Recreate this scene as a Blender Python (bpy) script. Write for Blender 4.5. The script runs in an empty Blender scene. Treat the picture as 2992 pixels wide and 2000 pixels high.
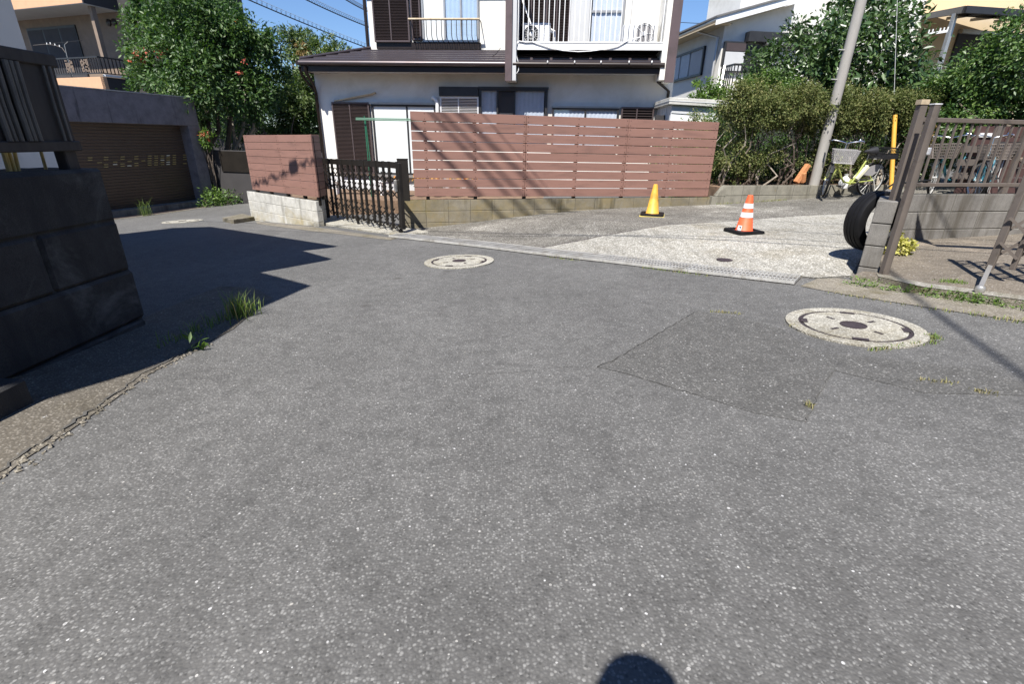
import bpy, bmesh, math, random
import numpy as np
from mathutils import Matrix, Vector

scene = bpy.context.scene
C = scene.collection
rad = math.radians

# ------------------------------------------------------------------ camera
FPX, PITCH, ROLL, CAMZ = 1439.0, math.atan(592 / 1439.0), 0.016, 1.2
cp, sp, cr_, sr_ = math.cos(PITCH), math.sin(PITCH), math.cos(ROLL), math.sin(ROLL)
RC = np.array([[1, 0, 0], [0, sp, -cp], [0, cp, sp]]) @ np.array([[cr_, -sr_, 0], [sr_, cr_, 0], [0, 0, 1]])
cam_d = bpy.data.cameras.new('camera')
cam_d.sensor_width = 36.0
cam_d.lens = 36.0 * FPX / 2992.0
cam_d.clip_start, cam_d.clip_end = 0.03, 600
cam = bpy.data.objects.new('camera', cam_d)
C.objects.link(cam)
M4 = Matrix([[*map(float, RC[i]), 0] for i in range(3)] + [[0, 0, 0, 1]])
cam.matrix_world = Matrix.Translation((0, 0, CAMZ)) @ M4
scene.camera = cam

# ------------------------------------------------------------------ sky, sun, exposure
SUN_EL, SUN_HEAD = rad(56.0), rad(21.0)          # shadows run towards heading 21 degrees right of +y
TOSUN = np.array([-math.sin(SUN_HEAD) * math.cos(SUN_EL), -math.cos(SUN_HEAD) * math.cos(SUN_EL), math.sin(SUN_EL)])
world = bpy.data.worlds.new('World')
scene.world = world
world.use_nodes = True
wn = world.node_tree
bg = wn.nodes['Background']
sky = wn.nodes.new('ShaderNodeTexSky')
sky.sky_type = 'NISHITA'
sky.sun_disc = False
sky.sun_elevation = SUN_EL
sky.sun_rotation = math.atan2(TOSUN[0], TOSUN[1])
sky.air_density, sky.dust_density, sky.ozone_density = 1.0, 0.0, 4.0
tint = wn.nodes.new('ShaderNodeMix'); tint.data_type = 'RGBA'; tint.blend_type = 'MULTIPLY'; tint.inputs[0].default_value = 1.0
tint.inputs[7].default_value = (1.2, 1.36, 1.62, 1)
wn.links.new(sky.outputs['Color'], tint.inputs[6])
wn.links.new(tint.outputs[2], bg.inputs['Color'])
bg.inputs['Strength'].default_value = 0.05
sd = bpy.data.lights.new('sun', 'SUN')
sd.energy = 5.0
sd.angle = rad(0.53)
sd.color = (1.0, 0.955, 0.89)
sun = bpy.data.objects.new('sun', sd)
C.objects.link(sun)
sun.location = (-6, -16, 26)
sun.rotation_euler = Vector(TOSUN).to_track_quat('Z', 'Y').to_euler()
vs = scene.view_settings
vs.view_transform = 'Standard'
vs.look = 'None'
vs.exposure = 0.83
vs.gamma = 1.0
vs.use_curve_mapping = False
scene.cycles.max_bounces = 6
scene.cycles.transparent_max_bounces = 8
scene.cycles.caustics_reflective = False
scene.cycles.caustics_refractive = False

# ------------------------------------------------------------------ photograph measurements -> places
def ray(px, py):
    return RC @ np.array([(px - 1496) / FPX, -(py - 1000) / FPX, -1.0])
EYE = np.array([0, 0, CAMZ])
def atdepth(px, py, zc):
    return EYE + ray(px, py) * zc
def crop(z, ox, oy):
    return lambda x, y: (x / z + ox, y / z + oy)
K2 = crop(3.267, 850, 0)
K3 = crop(3.267, 1450, 0)
K5 = crop(3.267, 650, 250)
K6 = crop(2.346, 1150, 280)
KG = crop(5.81, 900, 430)
KP = crop(3.485, 2400, 500)
KH = crop(4.7525, 2000, 0)
KT = crop(5.985, 2600, 0)
KA = crop(5.226, 0, 0)
KR = crop(3.733, 200, 230)
KL = crop(3.734, 0, 100)
KB = crop(6.34, 2350, 380)
KX = crop(4.9, 2650, 300)
KM = crop(1.8046, 1100, 650)
KW = crop(1.4933, 0, 400)
KF = crop(5.407, 540, 350)

HC = np.array([0.0845, 0.0234, -0.0408, 0.0027, 0.00085, 0.0010])
A_ = [(-.64, 5.78, -.14), (2.33, 3.22, .047), (-1.93, 8.71, -.345), (-7.6, 11.5, -.66), (2.58, 9.41, -.098), (3.15, 6.87, .03), (5.76, 10.8, .10)]
def _basis(x, y):
    return np.array([1, x, y, x * y, x * x, y * y])
_r, _h = [], []
for x_, y_, z_ in A_:
    _r.append(_basis(x_, y_)); _h.append(z_)
for x_, y_, gx_, gy_ in ((-.64, 5.78, .022, -.048), (2.33, 3.22, 0, .004), (-7.6, 11.5, .04, -.019)):
    _r.append(1.5 * np.array([0, 1, 0, y_, 2 * x_, 0])); _h.append(1.5 * gx_)
    _r.append(1.5 * np.array([0, 0, 1, x_, 0, 2 * y_])); _h.append(1.5 * gy_)
for i_ in range(3, 6):
    q_ = np.zeros(6); q_[i_] = .8
    _r.append(q_); _h.append(0)
HC = np.linalg.lstsq(np.array(_r), np.array(_h), rcond=None)[0]
def _soft(v, lo, hi):
    if v > hi: return hi + 1 - math.exp(-(v - hi))
    if v < lo: return lo - 1 + math.exp(v - lo)
    return v
GR = [(-1.74, 8.12), (-0.28, 6.98), (0.66, 6.17), (1.28, 5.71), (1.97, 5.15), (2.73, 4.57), (3.6, 3.9)]
def ground_z(x, y):
    xs, ys = _soft(x, -10.5, 10.0), _soft(y, -1.0, 12.6)
    z = float(HC @ _basis(xs, ys))
    yg = np.interp(x, [g[0] for g in GR], [g[1] for g in GR])
    if y > yg and x > -2.2:
        t = min(1.0, (y - yg) / 2.6)
        t = t * t * (3 - 2 * t)
        b = float(np.interp(x, [-2.2, -1.2, -.4, .5, 1.2, 2.2, 4, 6.5], [-.03, .03, .07, .11, .13, .12, .05, 0]))
        z += b * t
    return z
def ground(px, py, dz=0.0):
    d = ray(px, py)
    g = lambda t: (EYE + d * t)[2] - ground_z(*(EYE + d * t)[:2]) - dz
    t = .3
    while g(t) > 0 and t < 60: t += .1
    lo, hi = t - .1, t
    for _ in range(30):
        m = (lo + hi) / 2
        if g(m) > 0: lo = m
        else: hi = m
    return EYE + d * hi
class Frame:
    """a vertical plane: u along it, z up, o out towards the street"""
    def __init__(s, P0, d):
        d = np.array(d, float)
        s.d = d / np.linalg.norm(d); s.P = np.array(P0, float)[:2]
        s.out = np.array([s.d[1], -s.d[0]])
    def w(s, u, z, o=0.0):
        p = s.P + s.d * u + s.out * o
        return np.array([p[0], p[1], z])
    def uz(s, px, py, o=0.0):
        r = ray(px, py); P = s.P + s.out * o
        t = (P @ s.out) / (r[:2] @ s.out)
        q = EYE + r * t
        return float((q[:2] - P) @ s.d), float(q[2])
    def rect(s, a, b, o=0.0):
        """pixel corners (left, top), (right, bottom) -> u0, u1, z0, z1"""
        ym, xm = (a[1] + b[1]) / 2, (a[0] + b[0]) / 2
        return s.uz(a[0], ym, o)[0], s.uz(b[0], ym, o)[0], s.uz(xm, b[1], o)[1], s.uz(xm, a[1], o)[1]

# ------------------------------------------------------------------ building helpers
ORG = {}
def thing(name, label, cat, loc, group=None, rotz=0.0):
    o = bpy.data.objects.new(name, None)
    C.objects.link(o)
    o.empty_display_size = .1
    o.location = [float(v) for v in loc]
    o.rotation_euler = (0, 0, rotz)
    o['label'] = label; o['category'] = cat; o['kind'] = 'thing'
    if group: o['group'] = group
    ORG[o.name] = np.array(loc, float)
    return o
def tag(o, label, cat, group=None, kind=None):
    o['label'] = label; o['category'] = cat
    if group: o['group'] = group
    if kind: o['kind'] = kind
    return o
class MB:
    def __init__(s): s.v = []; s.f = []; s.m = []; s.cur = 0
    def mat(s, i): s.cur = i; return s
    def _add(s, vs, fs):
        b = len(s.v); s.v += [tuple(map(float, v)) for v in vs]
        for f in fs:
            s.f.append([b + i for i in f]); s.m.append(s.cur)
        return s
    def hexa(s, p):       # 8 points: bottom loop then top loop
        return s._add(p, [(3, 2, 1, 0), (4, 5, 6, 7), (0, 1, 5, 4), (1, 2, 6, 5), (2, 3, 7, 6), (3, 0, 4, 7)])
    def box(s, x0, x1, y0, y1, z0, z1):
        return s.hexa([(x0, y0, z0), (x1, y0, z0), (x1, y1, z0), (x0, y1, z0), (x0, y0, z1), (x1, y0, z1), (x1, y1, z1), (x0, y1, z1)])
    def fbox(s, fr, u0, u1, z0, z1, o0, o1):
        """box in a frame, from o0 (front) back to o1"""
        if u1 < u0: u0, u1 = u1, u0
        return s.hexa([fr.w(u0, z0, o0), fr.w(u1, z0, o0), fr.w(u1, z0, o1), fr.w(u0, z0, o1), fr.w(u0, z1, o0), fr.w(u1, z1, o0), fr.w(u1, z1, o1), fr.w(u0, z1, o1)])
    def bar(s, a, b, w, h=None, up=(0, 0, 1)):
        a, b = np.array(a, float), np.array(b, float)
        h = h or w
        d = b - a; d /= np.linalg.norm(d)
        n = np.cross(d, up)
        if np.linalg.norm(n) < 1e-4: n = np.cross(d, (1, 0, 0))
        n /= np.linalg.norm(n); m = np.cross(n, d)
        n *= w / 2; m *= h / 2
        return s.hexa([a - n - m, a + n - m, a + n + m, a - n + m, b - n - m, b + n - m, b + n + m, b - n + m])
    def tube(s, pts, r, n=8, cap=True):
        pts = [np.array(p, float) for p in pts]
        rs = r if isinstance(r, (list, tuple)) else [r] * len(pts)
        ref = None; vs = []
        for i, p in enumerate(pts):
            d = pts[min(i + 1, len(pts) - 1)] - pts[max(i - 1, 0)]
            d = d / (np.linalg.norm(d) + 1e-9)
            if ref is None:
                ref = np.cross(d, (0, 0, 1))
                if np.linalg.norm(ref) < .05: ref = np.cross(d, (0, 1, 0))
            ref = ref - d * (ref @ d); ref /= np.linalg.norm(ref) + 1e-9
            b = np.cross(d, ref)
            for k in range(n):
                a = 2 * math.pi * k / n
                vs.append(p + (ref * math.cos(a) + b * math.sin(a)) * rs[i])
        fs = []
        for i in range(len(pts) - 1):
            for k in range(n):
                k2 = (k + 1) % n
                fs.append((i * n + k, i * n + k2, (i + 1) * n + k2, (i + 1) * n + k))
        if cap:
            fs.append(tuple(range(n))[::-1]); fs.append(tuple((len(pts) - 1) * n + k for k in range(n)))
        return s._add(vs, fs)
    def ring(s, c, ax, R, r, n=24, m=8, a0=0, a1=2 * math.pi):
        """torus (or arc of one) round axis ax"""
        ax = np.array(ax, float); ax /= np.linalg.norm(ax)
        e = np.cross(ax, (0, 0, 1))
        if np.linalg.norm(e) < .05: e = np.array([1., 0, 0])
        e /= np.linalg.norm(e); g = np.cross(ax, e)
        full = abs(a1 - a0) > 6.28
        k = n if full else n + 1
        rr = r if isinstance(r, tuple) else (r, r)
        vs = []
        for i in range(k):
            a = a0 + (a1 - a0) * i / n
            d = e * math.cos(a) + g * math.sin(a)
            for j in range(m):
                b = 2 * math.pi * j / m
                vs.append(np.array(c) + d * (R + rr[0] * math.cos(b)) + ax * rr[1] * math.sin(b))
        fs = []
        for i in range(n):
            i2 = (i + 1) % k
            for j in range(m):
                j2 = (j + 1) % m
                fs.append((i * m + j, i * m + j2, i2 * m + j2, i2 * m + j))
        return s._add(vs, fs)
    def lathe(s, c, prof, n=24, ax=(0, 0, 1)):
        """prof: (radius, height) pairs, bottom to top"""
        ax = np.array(ax, float); ax /= np.linalg.norm(ax)
        e = np.cross(ax, (0, 1, 0)); e /= np.linalg.norm(e); g = np.cross(ax, e)
        vs, fs = [], []
        for R, h in prof:
            for k in range(n):
                a = 2 * math.pi * k / n
                vs.append(np.array(c) + (e * math.cos(a) + g * math.sin(a)) * R + ax * h)
        for i in range(len(prof) - 1):
            for k in range(n):
                k2 = (k + 1) % n
                fs.append((i * n + k, i * n + k2, (i + 1) * n + k2, (i + 1) * n + k))
        fs.append(tuple(range(n))[::-1]); fs.append(tuple((len(prof) - 1) * n + k for k in range(n)))
        return s._add(vs, fs)
    def prism(s, poly, z0, z1):
        n = len(poly)
        vs = [(x, y, z0) for x, y in poly] + [(x, y, z1) for x, y in poly]
        return s._add(vs, [tuple(range(n))[::-1], tuple(range(n, 2 * n))] + [(i, (i + 1) % n, n + (i + 1) % n, n + i) for i in range(n)])
    def poly(s, pts):
        return s._add(pts, [tuple(range(len(pts)))])
    def build(s, name, mats, parent=None, kind=None, bevel=0, smooth=False, org=None):
        o0 = np.zeros(3)
        if parent is not None: o0 = ORG.get(parent.name, np.zeros(3))
        elif org is not None: o0 = np.array(org, float)
        me = bpy.data.meshes.new(name)
        me.from_pydata([tuple(np.array(v) - o0) for v in s.v], [], s.f)
        if not isinstance(mats, (list, tuple)): mats = [mats]
        for m in mats: me.materials.append(m)
        if len(mats) > 1: me.polygons.foreach_set('material_index', s.m)
        bm = bmesh.new(); bm.from_mesh(me)
        bmesh.ops.recalc_face_normals(bm, faces=bm.faces)
        if bevel:
            bmesh.ops.bevel(bm, geom=list(bm.edges), offset=bevel, segments=1, affect='EDGES', profile=.5)
        bm.to_mesh(me); bm.free()
        if smooth:
            me.polygons.foreach_set('use_smooth', [True] * len(me.polygons))
            try: me.set_sharp_from_angle(angle=rad(40))
            except Exception: pass
        o = bpy.data.objects.new(name, me)
        C.objects.link(o)
        if parent is not None:
            o.parent = parent; ORG[o.name] = o0
        elif org is not None:
            o.location = o0
        if kind: o['kind'] = kind
        return o
_pieces = {}
def piece(name, size, mat, parent, pos, dirv, bevel=.004, jitter=0.0):
    """one block / board sharing its mesh with others of the same size; pos is its world centre, dirv its long axis (x, y)"""
    key = (tuple(round(v, 3) for v in size), mat.name, bevel)
    if key not in _pieces:
        m = MB().box(-size[0] / 2, size[0] / 2, -size[1] / 2, size[1] / 2, -size[2] / 2, size[2] / 2)
        o = m.build(name, mat, bevel=bevel)
        _pieces[key] = o.data
        bpy.data.objects.remove(o)
    o = bpy.data.objects.new(name, _pieces[key])
    C.objects.link(o)
    o.parent = parent
    l = np.array(pos) - ORG.get(parent.name, np.zeros(3))
    o.location = [float(v) for v in l]
    o.rotation_euler = (random.uniform(-1, 1) * jitter, random.uniform(-1, 1) * jitter, math.atan2(dirv[1], dirv[0]))
    ORG[o.name] = ORG.get(parent.name, np.zeros(3))
    return o
# ------------------------------------------------------------------ materials
def NT(name):
    m = bpy.data.materials.new(name)
    m.use_nodes = True
    nt = m.node_tree
    return m, nt, nt.nodes['Principled BSDF']
def L(nt, a, b): nt.links.new(a, b)
def node(nt, t, **kw):
    n = nt.nodes.new(t)
    for k, v in kw.items(): setattr(n, k, v)
    return n
def rgb(c): return (c[0], c[1], c[2], 1.0) if not isinstance(c, (int, float)) else (c, c, c, 1.0)
def pos(nt): return node(nt, 'ShaderNodeNewGeometry').outputs['Position']
def noise(nt, vec, scale, detail=4, rough=.55, dist=0):
    n = node(nt, 'ShaderNodeTexNoise')
    n.inputs['Scale'].default_value = scale; n.inputs['Detail'].default_value = detail
    n.inputs['Roughness'].default_value = rough; n.inputs['Distortion'].default_value = dist
    L(nt, vec, n.inputs['Vector'])
    return n
def ramp(nt, fac, stops):
    r = node(nt, 'ShaderNodeValToRGB')
    e = r.color_ramp.elements
    while len(e) < len(stops): e.new(.5)
    for i, (p, c) in enumerate(stops):
        e[i].position = p; e[i].color = rgb(c)
    L(nt, fac, r.inputs['Fac'])
    return r.outputs['Color']
def mix(nt, fac, a, b, mode='MIX'):
    n = node(nt, 'ShaderNodeMix', data_type='RGBA', blend_type=mode)
    for k, v in ((0, fac), (6, a), (7, b)):
        if hasattr(v, 'is_output'): L(nt, v, n.inputs[k])
        elif k == 0: n.inputs[k].default_value = v
        else: n.inputs[k].default_value = rgb(v)
    return n.outputs[2]
def bump(nt, h, bsdf, strength=.3, dist=.01):
    b = node(nt, 'ShaderNodeBump')
    b.inputs['Strength'].default_value = strength; b.inputs['Distance'].default_value = dist
    L(nt, h, b.inputs['Height']); L(nt, b.outputs['Normal'], bsdf.inputs['Normal'])
def scaled(nt, vec, s):
    m = node(nt, 'ShaderNodeMapping'); m.inputs['Scale'].default_value = s
    L(nt, vec, m.inputs['Vector'])
    return m.outputs['Vector']
def simple(name, c, rough=.6, metal=0.0, var=.12, vs=3.0, fine=0.0, spec=.5, objvar=0.0, dirt=None, dirt_s=2.0, dirt_t=(.5, .7), stretch=None, bmp=0.0, bmp_s=120):
    """paint, plastic, plaster, metal: a colour with uneven wear"""
    m, nt, b = NT(name)
    p = pos(nt)
    if stretch: p = scaled(nt, p, stretch)
    c = np.array(c, float) * np.ones(3)
    n = noise(nt, p, vs, 5, .6)
    col = ramp(nt, n.outputs['Fac'], [(.3, c * (1 - var)), (.7, np.minimum(c * (1 + var), 1))])
    if dirt is not None:
        d = noise(nt, p, dirt_s, 6, .65, .4)
        f = ramp(nt, d.outputs['Fac'], [(dirt_t[0], 0), (dirt_t[1], 1)])
        col = mix(nt, f, col, dirt)
    if objvar:
        oi = node(nt, 'ShaderNodeObjectInfo')
        f = ramp(nt, oi.outputs['Random'], [(0, 1 - objvar), (1, 1.0)])
        col = mix(nt, 1.0, col, f, 'MULTIPLY')
    if fine:
        fn = noise(nt, pos(nt), 160, 3, .7)
        f = ramp(nt, fn.outputs['Fac'], [(.3, 1 - fine), (.7, 1)])
        col = mix(nt, 1.0, col, f, 'MULTIPLY')
    L(nt, col, b.inputs['Base Color'])
    b.inputs['Roughness'].default_value = rough; b.inputs['Metallic'].default_value = metal
    b.inputs['Specular IOR Level'].default_value = spec
    if bmp:
        bn = noise(nt, pos(nt), bmp_s, 4, .6)
        bump(nt, bn.outputs['Fac'], b, bmp, .004)
    return m
def aggregate(name, stones, bind, scale, white=.05, whitec=.55, large=((.45, .85), (.62, 1.0)), rough=.85, bst=.5, stain=None, stain_s=.6, stain_t=(.5, .68), wscale=52, grain=.5, wear=False, groove=False):
    """asphalt or washed concrete: stones of many shades set in binder, a few pale ones, broad wear"""
    m, nt, b = NT(name)
    p = pos(nt)
    w = noise(nt, p, scale * .7, 2, .5)
    pv = node(nt, 'ShaderNodeMix', data_type='VECTOR'); pv.inputs[0].default_value = .006
    L(nt, p, pv.inputs[4]); L(nt, w.outputs['Color'], pv.inputs[5])
    pd = pv.outputs[1]
    v = node(nt, 'ShaderNodeTexVoronoi'); v.inputs['Scale'].default_value = scale
    L(nt, pd, v.inputs['Vector'])
    sep = node(nt, 'ShaderNodeSeparateColor'); L(nt, v.outputs['Color'], sep.inputs['Color'])
    col = ramp(nt, sep.outputs[0], stones)
    edge = ramp(nt, v.outputs['Distance'], [(.30, 0), (.62, 1)])
    col = mix(nt, edge, col, bind)
    # scattered larger pale stones
    v2 = node(nt, 'ShaderNodeTexVoronoi'); v2.inputs['Scale'].default_value = wscale
    L(nt, pd, v2.inputs['Vector'])
    s2 = node(nt, 'ShaderNodeSeparateColor'); L(nt, v2.outputs['Color'], s2.inputs['Color'])
    pick = node(nt, 'ShaderNodeMath', operation='GREATER_THAN'); L(nt, s2.outputs[0], pick.inputs[0]); pick.inputs[1].default_value = 1 - white
    size = node(nt, 'ShaderNodeMath', operation='MULTIPLY_ADD'); L(nt, s2.outputs[1], size.inputs[0]); size.inputs[1].default_value = .20; size.inputs[2].default_value = .11
    near = node(nt, 'ShaderNodeMath', operation='LESS_THAN'); L(nt, v2.outputs['Distance'], near.inputs[0]); L(nt, size.outputs[0], near.inputs[1])
    both = node(nt, 'ShaderNodeMath', operation='MULTIPLY'); L(nt, pick.outputs[0], both.inputs[0]); L(nt, near.outputs[0], both.inputs[1])
    wc = ramp(nt, s2.outputs[2], [(0, np.array((.95, .9, .8)) * whitec * .6), (1, np.array((1, 1, 1)) * whitec)])
    col = mix(nt, both.outputs[0], col, wc)
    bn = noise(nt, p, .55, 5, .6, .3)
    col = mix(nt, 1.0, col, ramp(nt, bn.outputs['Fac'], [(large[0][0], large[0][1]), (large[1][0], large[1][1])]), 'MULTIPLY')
    md = noise(nt, p, 9, 5, .7)
    col = mix(nt, grain, col, ramp(nt, md.outputs['Fac'], [(.32, .62), (.5, 1), (.68, 1.25)]), 'MULTIPLY')
    if stain is not None:
        d = noise(nt, p, stain_s, 7, .7, .5)
        col = mix(nt, ramp(nt, d.outputs['Fac'], [(stain_t[0], 0), (stain_t[1], 1)]), col, mix(nt, 1.0, col, stain, 'MULTIPLY'))
    if groove:
        mp = node(nt, 'ShaderNodeMapping'); mp.inputs['Rotation'].default_value = (0, 0, rad(-32)); mp.inputs['Scale'].default_value = (13, .9, 1)
        L(nt, p, mp.inputs['Vector'])
        gn = noise(nt, mp.outputs['Vector'], 1.0, 3, .6, .3)
        col = mix(nt, .8, col, ramp(nt, gn.outputs['Fac'], [(.34, .82), (.5, 1), (.7, 1.08)]), 'MULTIPLY')
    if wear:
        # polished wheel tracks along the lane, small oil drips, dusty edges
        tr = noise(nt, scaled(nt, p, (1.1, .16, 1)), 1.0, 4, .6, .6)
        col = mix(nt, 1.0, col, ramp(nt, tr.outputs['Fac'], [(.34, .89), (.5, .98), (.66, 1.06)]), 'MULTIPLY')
        dn = node(nt, 'ShaderNodeTexVoronoi'); dn.inputs['Scale'].default_value = 1.7; L(nt, pd, dn.inputs['Vector'])
        ds = node(nt, 'ShaderNodeSeparateColor'); L(nt, dn.outputs['Color'], ds.inputs['Color'])
        dw = noise(nt, p, 14, 4, .6)
        da = node(nt, 'ShaderNodeMath', operation='MULTIPLY_ADD'); L(nt, dw.outputs['Fac'], da.inputs[0]); da.inputs[1].default_value = .10; L(nt, dn.outputs['Distance'], da.inputs[2])
        dr = ramp(nt, da.outputs[0], [(.085, 1), (.15, 0)])
        dp_ = node(nt, 'ShaderNodeMath', operation='GREATER_THAN'); L(nt, ds.outputs[0], dp_.inputs[0]); dp_.inputs[1].default_value = .72
        dm = mix(nt, 1.0, dr, dp_.outputs[0], 'MULTIPLY')
        col = mix(nt, dm, col, mix(nt, 1.0, col, (.62, .6, .58), 'MULTIPLY'))
    L(nt, col, b.inputs['Base Color'])
    b.inputs['Roughness'].default_value = rough
    b.inputs['Specular IOR Level'].default_value = .35
    h = node(nt, 'ShaderNodeMath', operation='SUBTRACT'); h.inputs[0].default_value = 1.0; L(nt, v.outputs['Distance'], h.inputs[1])
    h2 = node(nt, 'ShaderNodeMath', operation='MULTIPLY_ADD'); L(nt, both.outputs[0], h2.inputs[0]); h2.inputs[1].default_value = .4; L(nt, h.outputs[0], h2.inputs[2])
    bump(nt, h2.outputs[0], b, bst, .006)
    return m
def masonry(name, c, rough=.9, moss=None, moss_t=(.5, .62), moss_s=2.2, streak=None, streak_t=(.52, .66), objvar=.16, speck=.25, zmoss=None, bst=.35):
    """concrete block faces: pores, faint per-block shade, moss or rain streaks"""
    m, nt, b = NT(name)
    p = pos(nt)
    c = np.array(c, float) * np.ones(3)
    n = noise(nt, p, 5, 8, .65)
    col = ramp(nt, n.outputs['Fac'], [(.3, c * .72), (.5, c), (.72, np.minimum(c * 1.22, 1))])
    f = noise(nt, p, 190, 3, .7)
    col = mix(nt, 1.0, col, ramp(nt, f.outputs['Fac'], [(.33, 1 - speck), (.6, 1.08)]), 'MULTIPLY')
    if streak is not None:
        s = noise(nt, scaled(nt, p, (5.5, 5.5, .55)), 1.0, 6, .65, .2)
        col = mix(nt, ramp(nt, s.outputs['Fac'], [(streak_t[0], 0), (streak_t[1], 1)]), col, streak)
    if moss is not None:
        s = noise(nt, p, moss_s, 8, .72, .6)
        fac = s.outputs['Fac']
        if zmoss:
            sx = node(nt, 'ShaderNodeSeparateXYZ'); L(nt, p, sx.inputs[0])
            mr = node(nt, 'ShaderNodeMapRange'); L(nt, sx.outputs[2], mr.inputs[0])
            mr.inputs[1].default_value, mr.inputs[2].default_value, mr.inputs[3].default_value, mr.inputs[4].default_value = zmoss
            ad = node(nt, 'ShaderNodeMath', operation='ADD'); L(nt, fac, ad.inputs[0]); L(nt, mr.outputs[0], ad.inputs[1]); fac = ad.outputs[0]
        s2 = noise(nt, p, 11, 4, .6)
        mc = ramp(nt, s2.outputs['Fac'], [(.35, moss[0]), (.65, moss[1])])
        col = mix(nt, ramp(nt, fac, [(moss_t[0], 0), (moss_t[1], .85)]), col, mc)
    oi = node(nt, 'ShaderNodeObjectInfo')
    col = mix(nt, 1.0, col, ramp(nt, oi.outputs['Random'], [(0, 1 - objvar), (1, 1.0)]), 'MULTIPLY')
    L(nt, col, b.inputs['Base Color'])
    b.inputs['Roughness'].default_value = rough; b.inputs['Specular IOR Level'].default_value = .25
    bump(nt, f.outputs['Fac'], b, bst, .004)
    return m
def leaf(name, cols, rough=.5, trans=.25, spec=.5):
    m, nt, b = NT(name)
    g = node(nt, 'ShaderNodeNewGeometry')
    n = noise(nt, g.outputs['Position'], 1.1, 3, .6)
    mx = node(nt, 'ShaderNodeMath', operation='MULTIPLY_ADD')
    L(nt, n.outputs['Fac'], mx.inputs[0]); mx.inputs[1].default_value = .7
    sb = node(nt, 'ShaderNodeMath', operation='MULTIPLY_ADD'); L(nt, g.outputs['Random Per Island'], sb.inputs[0]); sb.inputs[1].default_value = .75; sb.inputs[2].default_value = -.22
    L(nt, sb.outputs[0], mx.inputs[2])
    k = len(cols)
    col = ramp(nt, mx.outputs[0], [(i / max(1, k - 1), c) for i, c in enumerate(cols)])
    L(nt, col, b.inputs['Base Color'])
    b.inputs['Roughness'].default_value = rough; b.inputs['Specular IOR Level'].default_value = spec
    t = node(nt, 'ShaderNodeBsdfTranslucent'); L(nt, mix(nt, 1.0, col, (1.3, 1.5, .6), 'MULTIPLY'), t.inputs['Color'])
    ms = node(nt, 'ShaderNodeMixShader'); ms.inputs[0].default_value = trans
    L(nt, b.outputs[0], ms.inputs[1]); L(nt, t.outputs[0], ms.inputs[2])
    L(nt, ms.outputs[0], nt.nodes['Material Output'].inputs['Surface'])
    return m
def glass(name, tint=(.9, .95, 1), base=.06):
    m, nt, b = NT(name)
    g = node(nt, 'ShaderNodeBsdfGlossy'); g.inputs['Roughness'].default_value = .02; g.inputs['Color'].default_value = (.9, .95, 1, 1)
    t = node(nt, 'ShaderNodeBsdfTransparent'); t.inputs['Color'].default_value = rgb(tint)
    fr = node(nt, 'ShaderNodeLayerWeight'); fr.inputs['Blend'].default_value = .5
    pw = node(nt, 'ShaderNodeMath', operation='POWER'); L(nt, fr.outputs['Facing'], pw.inputs[0]); pw.inputs[1].default_value = 5
    ad = node(nt, 'ShaderNodeMath', operation='MULTIPLY_ADD'); L(nt, pw.outputs[0], ad.inputs[0]); ad.inputs[1].default_value = .9; ad.inputs[2].default_value = base
    ms = node(nt, 'ShaderNodeMixShader'); L(nt, ad.outputs[0], ms.inputs[0]); L(nt, t.outputs[0], ms.inputs[1]); L(nt, g.outputs[0], ms.inputs[2])
    L(nt, ms.outputs[0], nt.nodes['Material Output'].inputs['Surface'])
    return m
X = {}
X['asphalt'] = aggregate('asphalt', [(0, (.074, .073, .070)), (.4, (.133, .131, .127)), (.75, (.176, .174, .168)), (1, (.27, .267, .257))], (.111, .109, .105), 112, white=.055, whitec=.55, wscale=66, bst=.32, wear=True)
X['asphalt_patch'] = aggregate('asphalt_patch', [(0, (.06, .059, .056)), (.4, (.114, .112, .107)), (.75, (.156, .153, .146)), (1, (.255, .25, .238))], (.094, .092, .087), 100, white=.07, whitec=.58, wscale=60)
X['asphalt_old'] = aggregate('asphalt_old', [(0, (.085, .078, .066)), (.4, (.17, .161, .141)), (.75, (.28, .266, .238)), (1, (.47, .45, .41))], (.11, .103, .088), 70, white=.16, whitec=.62, stain=(1.75, 1.78, 1.8), stain_s=.8, stain_t=(.52, .66), large=((.35, .72), (.65, 1.15)), wscale=40)
X['concrete_washed'] = aggregate('concrete_washed', [(0, (.15, .145, .125)), (.35, (.35, .338, .30)), (.7, (.49, .475, .43)), (1, (.68, .665, .62))], (.25, .238, .205), 62, white=.2, whitec=.68, bst=.8, groove=True, stain=(.72, .68, .6), stain_s=1.1, large=((.35, .85), (.65, 1.1)), wscale=34)
X['concrete_pad'] = aggregate('concrete_pad', [(0, (.12, .1, .075)), (.4, (.17, .145, .115)), (.75, (.22, .19, .155)), (1, (.32, .29, .25))], (.14, .12, .095), 85, white=.06, whitec=.5, stain=(1.7, 1.65, 1.6), stain_s=.75, stain_t=(.52, .66), large=((.35, .75), (.65, 1.15)))
X['gutter'] = aggregate('gutter_concrete', [(0, (.16, .14, .11)), (.4, (.22, .2, .165)), (.75, (.29, .265, .22)), (1, (.4, .37, .32))], (.19, .17, .135), 90, white=.05, whitec=.5, stain=(.62, .6, .42), stain_s=1.4)
X['manhole_concrete'] = aggregate('manhole_concrete', [(0, (.31, .295, .255)), (.5, (.47, .45, .395)), (1, (.64, .62, .55))], (.30, .285, .24), 80, white=.1, whitec=.62, bst=.6, large=((.35, .8), (.65, 1.1)), stain=(.7, .66, .56), stain_s=3.2, stain_t=(.48, .68))
X['soil'] = simple('soil', (.17, .11, .07), .95, var=.4, vs=9, bmp=.6, bmp_s=40)
X['iron'] = simple('iron', (.055, .042, .045), .6, .3, var=.3, vs=30, bmp=.2)
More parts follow.
